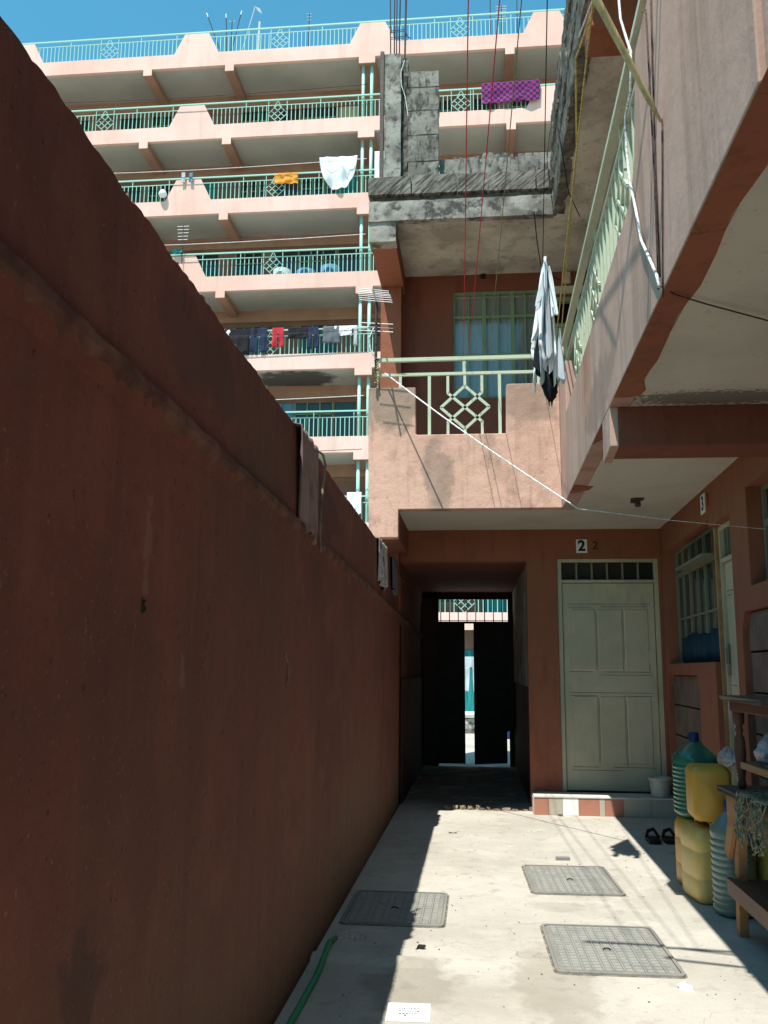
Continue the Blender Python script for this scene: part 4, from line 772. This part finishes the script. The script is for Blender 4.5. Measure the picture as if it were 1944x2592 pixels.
b = MB(); b.box(-.052, .052, -.02, .02, .001, .022); o = b.build('metal_offcut', MT('grey steel', (.25, .26, .27), rough=.5, metal=.3), bevel=.003, label='small grey metal offcut beyond the right manhole cover', cat='offcut'); o.location = (.63, 7.24, 0); o.rotation_euler.z = .05
b = MB(); b.rock(-.03, .03, -.04, .04, 0, .01, .01, .02); o = b.build('paper_scrap', m_white, label='crumpled white paper scrap in front of the nearest cover', cat='paper'); o.location = (.915, 4.475, .002)
b = MB(); b.rock(-.025, .025, -.012, .012, 0, .02, .006, .02); o = b.build('pebble', m_black, label='dark pebble in the wall shadow before the cement hump', cat='pebble'); o.location = (-.30, 4.9, 0)
b = MB(); b.rock(-.04, .04, -.01, .01, 0, .006, .004, .02); o = b.build('dry_leaf', m_wooddk, label='dry leaf scrap near the shadow edge by the passage', cat='leaf'); o.location = (-.22, 8.25, .001)
b = MB(); b.rock(-.03, .03, -.012, .012, 0, .02, .006, .02); o = b.build('stone_chip', m_stone, label='stone chip below the white tile of the step', cat='stone'); o.location = (.80, 9.33, 0)
for i in range(26):
    pass
b = MB(); rr = random.Random(12)
for i in range(260):
    x, y = rr.uniform(-.75, 1.9), rr.uniform(3.4, 9.3); s_ = rr.uniform(.002, .006); b.rock(x - s_, x + s_, y - s_, y + s_, -.001, s_ * 1.2, s_ * .4, .02)
b.build('grit', m_mortar, kind='stuff', label='loose grit scattered over the yard floor')
line('green_hose', [(-.74, 2.2, .012), (-.755, 3.2, .013), (-.75, 3.86, .014), (-.745, 4.4, .013), (-.755, 4.78, .03), (-.765, 4.9, .02), (-.75, 5.0, .012)], .014, m_hose, 'green hose lying along the foot of the boundary wall', 'hose')
b = MB(); pts = [(-.70 + .07 * math.sin(t * 1.1) + .02 * t / 8, 5.0 + .09 * math.cos(t * .8) + .01 * t, .006 + .004 * (t % 3)) for t in range(0, 18)]; b.tube(pts, .0015, 5); b.build('string_tangle', m_rwht, label='thin white string tangled by the wall foot', cat='string')
# sandals in the shade
e = empty('sandals', (1.52, 8.08, 0), label='pair of black sandals on the shaded floor before the step', cat='sandals')
for s, dy in ((-1, 0), (1, .02)):
    b = MB(); e.scale = (1.15, .9, 1.5); o_ = [(-.04, -.12), (.0, -.135), (.04, -.12), (.045, -.03), (.05, .07), (.03, .125), (-.01, .14), (-.045, .1), (-.045, 0)]; n = len(o_)
    vs = [(x + s * .06, y + dy, z) for z in (.001, .022) for x, y in o_]; b.add(vs, [tuple(range(n))[::-1], tuple(range(n, 2 * n))] + [(i, (i + 1) % n, (i + 1) % n + n, i + n) for i in range(n)])
    b.tube([(s * .06 - .045, .03 + dy, .02), (s * .06 - .03, .04 + dy, .055), (s * .06 + .01, .045 + dy, .065), (s * .06 + .05, .03 + dy, .02)], .012, 6)
    b.build('sandal', m_black, e, smooth=False)
# bucket on the step
e = empty('bucket', (1.80, 9.52, .18), label='small white plastic bucket on the step by door 2', cat='bucket')
m_bk = MT('dirty white plastic', (.52, .50, .46), [dict(s=8, a=.5, b=.7, c2=(.32, .3, .26))], rough=.5)
MB().lathe([(.085, 0), (.092, .02), (.103, .15), (.105, .155), (.114, .158), (.116, .185), (.110, .188), (.104, .16), (.09, .03), (.0, .02)], n=28).build('pail', m_bk, e, smooth=True)
b = MB(); b.tube([(-.114, 0, .17), (-.10, -.06, .13), (0, -.118, .10), (.10, -.06, .13), (.114, 0, .17)], .003, 6); b.build('handle', m_alu, e)
# jerrycans
def jerry(name, lw, ld, h, m, loc_, rz, lab, lying=False):
    e = empty(name, loc_, rz, label=lab, cat='jerrycan', group='yellow jerrycans beside the table')
    def rr_(w_, d, r, z): return [(sx * (w_ / 2 - r) + r * math.cos(a), sy * (d / 2 - r) + r * math.sin(a), z) for (sx, sy, a0) in ((1, 1, 0), (-1, 1, 90), (-1, -1, 180), (1, -1, 270)) for a in [math.radians(a0 + 22.5 * i) for i in range(5)]]
    rings = []; r = .045
    for z, s_ in ((0, .82), (.012, .92), (.035, 1), (h * .3, 1), (h * .31, .985), (h * .34, .985), (h * .35, 1), (h * .66, 1), (h * .67, .985), (h * .7, .985), (h * .71, 1), (h - .08, 1), (h - .045, .96), (h - .02, .86), (h - .01, .7)):
        rings.append(rr_(lw * s_, ld * s_, min(r, lw * .4) * s_, z))
    n = len(rings[0]); b = MB(); b.add([p for q in rings for p in q], [(i * n + k, i * n + (k + 1) % n, (i + 1) * n + (k + 1) % n, (i + 1) * n + k) for i in range(len(rings) - 1) for k in range(n)] + [tuple(range(n))[::-1], tuple(range((len(rings) - 1) * n, len(rings) * n))])
    bd = b.build('body', m, e, smooth=True)
    h1 = MB().tube([(0, -ld * .3, h - .02), (0, -ld * .28, h + .025), (0, 0, h + .035), (0, ld * .18, h + .03), (0, ld * .2, h - .015)], .013, 8).build('handle', m, e, smooth=True)
    c1 = MB().lathe([(.026, -.02), (.026, .0), (.03, .002), (.03, .025), (.026, .03)], (0, ld * .34, h), 16).build('cap', m, e, smooth=True)
    if lying: e.rotation_euler = lying
    return e
jerry('jerrycan', .24, .34, .45, m_yellow2, (1.435, 6.16, 0), .12, 'pale yellow jerrycan standing on the floor in front')
jerry('jerrycan', .25, .26, .45, m_yellow3, (1.46, 6.50, 0), .1, 'orange yellow jerrycan standing behind the pale one on the floor')
jerry('jerrycan', .235, .33, .34, m_yellow, (1.44, 5.955, .655), .1, 'bright yellow jerrycan lying stacked on top of the pale one', (-math.pi / 2, 0, -.06))
jerry('jerrycan', .26, .3, .45, MT('olive yellow plastic', (.32, .3, .06), rough=.5), (1.78, 5.75, 0), .1, 'dull yellow jerrycan under the wooden table')
def bottle(loc_, m, lab, r=.14, h=.46, H=.62):
    e = empty('water_bottle', loc_, .2, label=lab, cat='bottle', group='large ribbed water bottles'); pr_ = [(r * .8, 0), (r * .97, .02)]
    nrib = 11
    for i in range(nrib): z = .03 + (h - .05) * i / nrib; dz = (h - .05) / nrib; pr_ += [(r, z), (r, z + dz * .55), (r * .955, z + dz * .72), (r * .955, z + dz * .86)]
    pr_ += [(r, h), (r * .96, h + .03), (r * .6, h + .085), (.032, h + .12), (.028, h + .135)]
    MB().lathe(pr_, n=36, sq=2.6).build('body', m, e, smooth=True)
    MB().lathe([(.033, 0), (.036, .005), (.035, .055), (.03, .062)], (0, 0, h + .125), 20).build('cap', m_bluecap, e, smooth=True); return e
bottle((1.465, 6.50, .45), m_pet, 'dark green ribbed water bottle with blue cap standing on the orange yellow jerrycan', r=.142, h=.36)
bottle((1.495, 5.80, 0), m_pet2, 'pale bluish ribbed water bottle standing on the floor by the table leg', r=.115, h=.46)
# ============================================================ rough table with a small table on top
e = empty('wooden_table', (1.6, 4.7, 0), label='rough pine table with dark top at the right edge', cat='table'); O = Vector((1.6, 4.7, 0))
def tb(fn, name, m, **k):
    b = MB(); fn(b); b.v = [(x - 1.6, y - 4.7, z) for x, y, z in b.v]; return b.build(name, m, e, **k)
tb(lambda b: b.prism_yz([(5.42, .745), (5.46, .76), (5.44, .775), (3.8, .775), (3.8, .745)], lambda y: 1.31 + (5.45 - y) * .02 if y < 5.3 else 1.31 + (y - 5.3) * .2, K(1.84)), 'table_top', m_wooddk, bevel=.004)
tb(lambda b: (b.box(1.35, 1.375, 3.9, 5.30, .61, .744), b.box(1.375, 1.8, 5.275, 5.30, .61, .744)), 'apron', m_wood, bevel=.003)
def leg(y, y2): return lambda b: (b.hexa([(1.39, y2 - .03, 0), (1.44, y2 - .03, 0), (1.44, y2 + .03, 0), (1.39, y2 + .03, 0)], [(1.376, y - .04, .74), (1.426, y - .04, .74), (1.426, y + .04, .74), (1.376, y + .04, .74)]))
tb(leg(5.22, 5.36), 'leg', m_wood, bevel=.003); tb(leg(4.0, 3.9), 'leg', m_wood, bevel=.003)
tb(lambda b: b.hexa([(1.76, 5.3, 0), (1.81, 5.3, 0), (1.81, 5.36, 0), (1.76, 5.36, 0)], [(1.74, 5.2, .74), (1.8, 5.2, .74), (1.8, 5.27, .74), (1.74, 5.27, .74)]), 'leg', m_wood)
tb(lambda b: b.prism_yz([(5.18, .61), (5.30, .61), (5.40, .43), (5.33, .40)], K(1.352), K(1.376)), 'brace', m_wood, bevel=.002)
tb(lambda b: (b.prism_yz([(3.8, .20), (5.36, .215), (5.36, .30), (3.8, .29)], K(1.345), K(1.375)), b.box(1.375, 1.8, 3.8, 5.34, .27, .295)), 'lower_shelf', m_woodred, bevel=.003)
s_ = empty('small_table', (1.62, 4.9, .776), label='small dark side table with turned legs standing on the pine table', cat='table')
def ts(fn, name, m, **k):
    b = MB(); fn(b); b.v = [(x - 1.62, y - 4.9, z - .776) for x, y, z in b.v]; return b.build(name, m, s_, **k)
ts(lambda b: b.add([(1.37 if z > 1.25 else 1.39, 5.44, z) if i == 3 else p for z in (1.245, 1.272) for i, p in enumerate([(1.33, 4.5, z), (1.84, 4.5, z), (1.84, 5.42, z), (1.36, 5.42, z)])], [(3, 2, 1, 0), (4, 5, 6, 7), (0, 1, 5, 4), (1, 2, 6, 5), (2, 3, 7, 6), (3, 0, 4, 7)]), 'table_top', m_wooddk, bevel=.003)
ts(lambda b: b.box(1.40, 1.80, 4.6, 5.32, 1.19, 1.245), 'apron', m_woodred, bevel=.003)
tp = [(.018, 0), (.024, .02), (.018, .05), (.026, .10), (.032, .2), (.026, .27), (.016, .29), (.024, .31), (.016, .33), (.030, .35), (.034, .42), (.034, .46)]
for (x, y) in ((1.435, 5.28), (1.77, 5.28), (1.435, 4.65), (1.77, 4.65)): ts(lambda b: b.lathe(tp, (x, y, .777), 14), 'leg', m_woodred, smooth=True)
ts(lambda b: (b.box(1.425, 1.445, 4.65, 5.28, .885, .92), b.box(1.435, 1.77, 5.27, 5.29, .885, .92)), 'stretcher', m_wood, bevel=.002)
def bag(c, r, m, lab, seed):
    rr = random.Random(seed); ph = [rr.uniform(0, 6) for _ in range(6)]; vs = []; fs = []; nu, nv = 26, 16
    for j in range(nv + 1):
        p = math.pi * j / nv
        for i in range(nu):
            t = 2 * math.pi * i / nu; q = 1 + .16 * math.sin(3 * t + ph[0] + p * 2) + .1 * math.sin(7 * t + ph[1] + p * 5) + .07 * math.sin(11 * p + ph[2]) + rr.uniform(-.06, .06)
            s = math.sin(p) * q * (1.0 if p > 1.2 else .55 + .35 * p / 1.2); vs.append((c[0] + r[0] * s * math.cos(t), c[1] + r[1] * s * math.sin(t), c[2] + r[2] * math.cos(p) * (1.25 if p < 1.2 else 1)))
    for j in range(nv):
        for i in range(nu): a = j * nu + i; b_ = j * nu + (i + 1) % nu; fs.append((a, a + nu, b_ + nu, b_))
    return MB().add(vs, fs).build('plastic_bag', m, label=lab, cat='plastic bag')
m_bag = MT('crumpled pale plastic', (.40, .40, .40), [dict(s=9, a=.45, b=.6, c2=(.2, .3, .42), o=.7)], rough=.3, spec=.6); m_bag2 = MT('milky plastic', (.42, .41, .38), [dict(s=14, a=.5, b=.65, c2=(.25, .24, .22), o=.7)], rough=.3, spec=.6)
bag((1.53, 5.05, .99), (.07, .09, .085), m_bag, 'crumpled bluish plastic bag on the rail of the small table', 3)
bag((1.545, 5.98, .875), (.055, .08, .055), m_bag2, 'crumpled white plastic bag on the bright yellow jerrycan', 4)
b = MB(); b.v = []; rr = random.Random(2)
for k in range(26):
    x = 1.325 + rr.uniform(-.01, .02); y = 4.55 + rr.uniform(0, .42); z = .80; pts = []
    for i in range(9): pts.append((x + rr.uniform(-.012, .012), y + rr.uniform(-.03, .03), z)); z -= rr.uniform(.01, .045); x -= .002; y += rr.uniform(-.02, .02)
    b.tube(pts, .0045, 5)
for k in range(10): y = 4.5 + k * .05; b.tube([(1.30 + rr.uniform(0, .02), y, .80), (1.45, y + rr.uniform(-.08, .08), .797), (1.6, y + rr.uniform(-.1, .1), .79)], .0045, 5)
b.build('net_bag', rope_m('dirty net fibre', (.26, .27, .19)), label='dirty fibre net hanging off the corner of the pine table', cat='net')
# things beyond the gate
e = empty('wash_basin', (-.13, 21, 0), label='white basin on a block in the bright yard beyond the gate', cat='basin'); MB().lathe([(.2, 0), (.26, .12), (.27, .12), (.22, .01), (0, .01)], (0, 0, .35), 20).build('basin', m_white, e, smooth=True); MB().rock(-.2, .2, -.15, .15, 0, .34, .01, .1).build('block', m_conc, e)
cloth_grid('hanging_cloth', trou, .5, .9, m_greywhite, (-.4, 24, 1.75), 'pale trousers hanging in the yard beyond the gate', 'laundry', fold=.04, seed=41)
e = empty('plastic_drum', (.75, 19.5, 0), label='blue plastic drum glimpsed beyond the gate', cat='drum'); MB().lathe([(.2, 0), (.22, .05), (.22, .5), (.2, .55)], (0, 0, 0), 18).build('drum', m_bluecap, e, smooth=True)
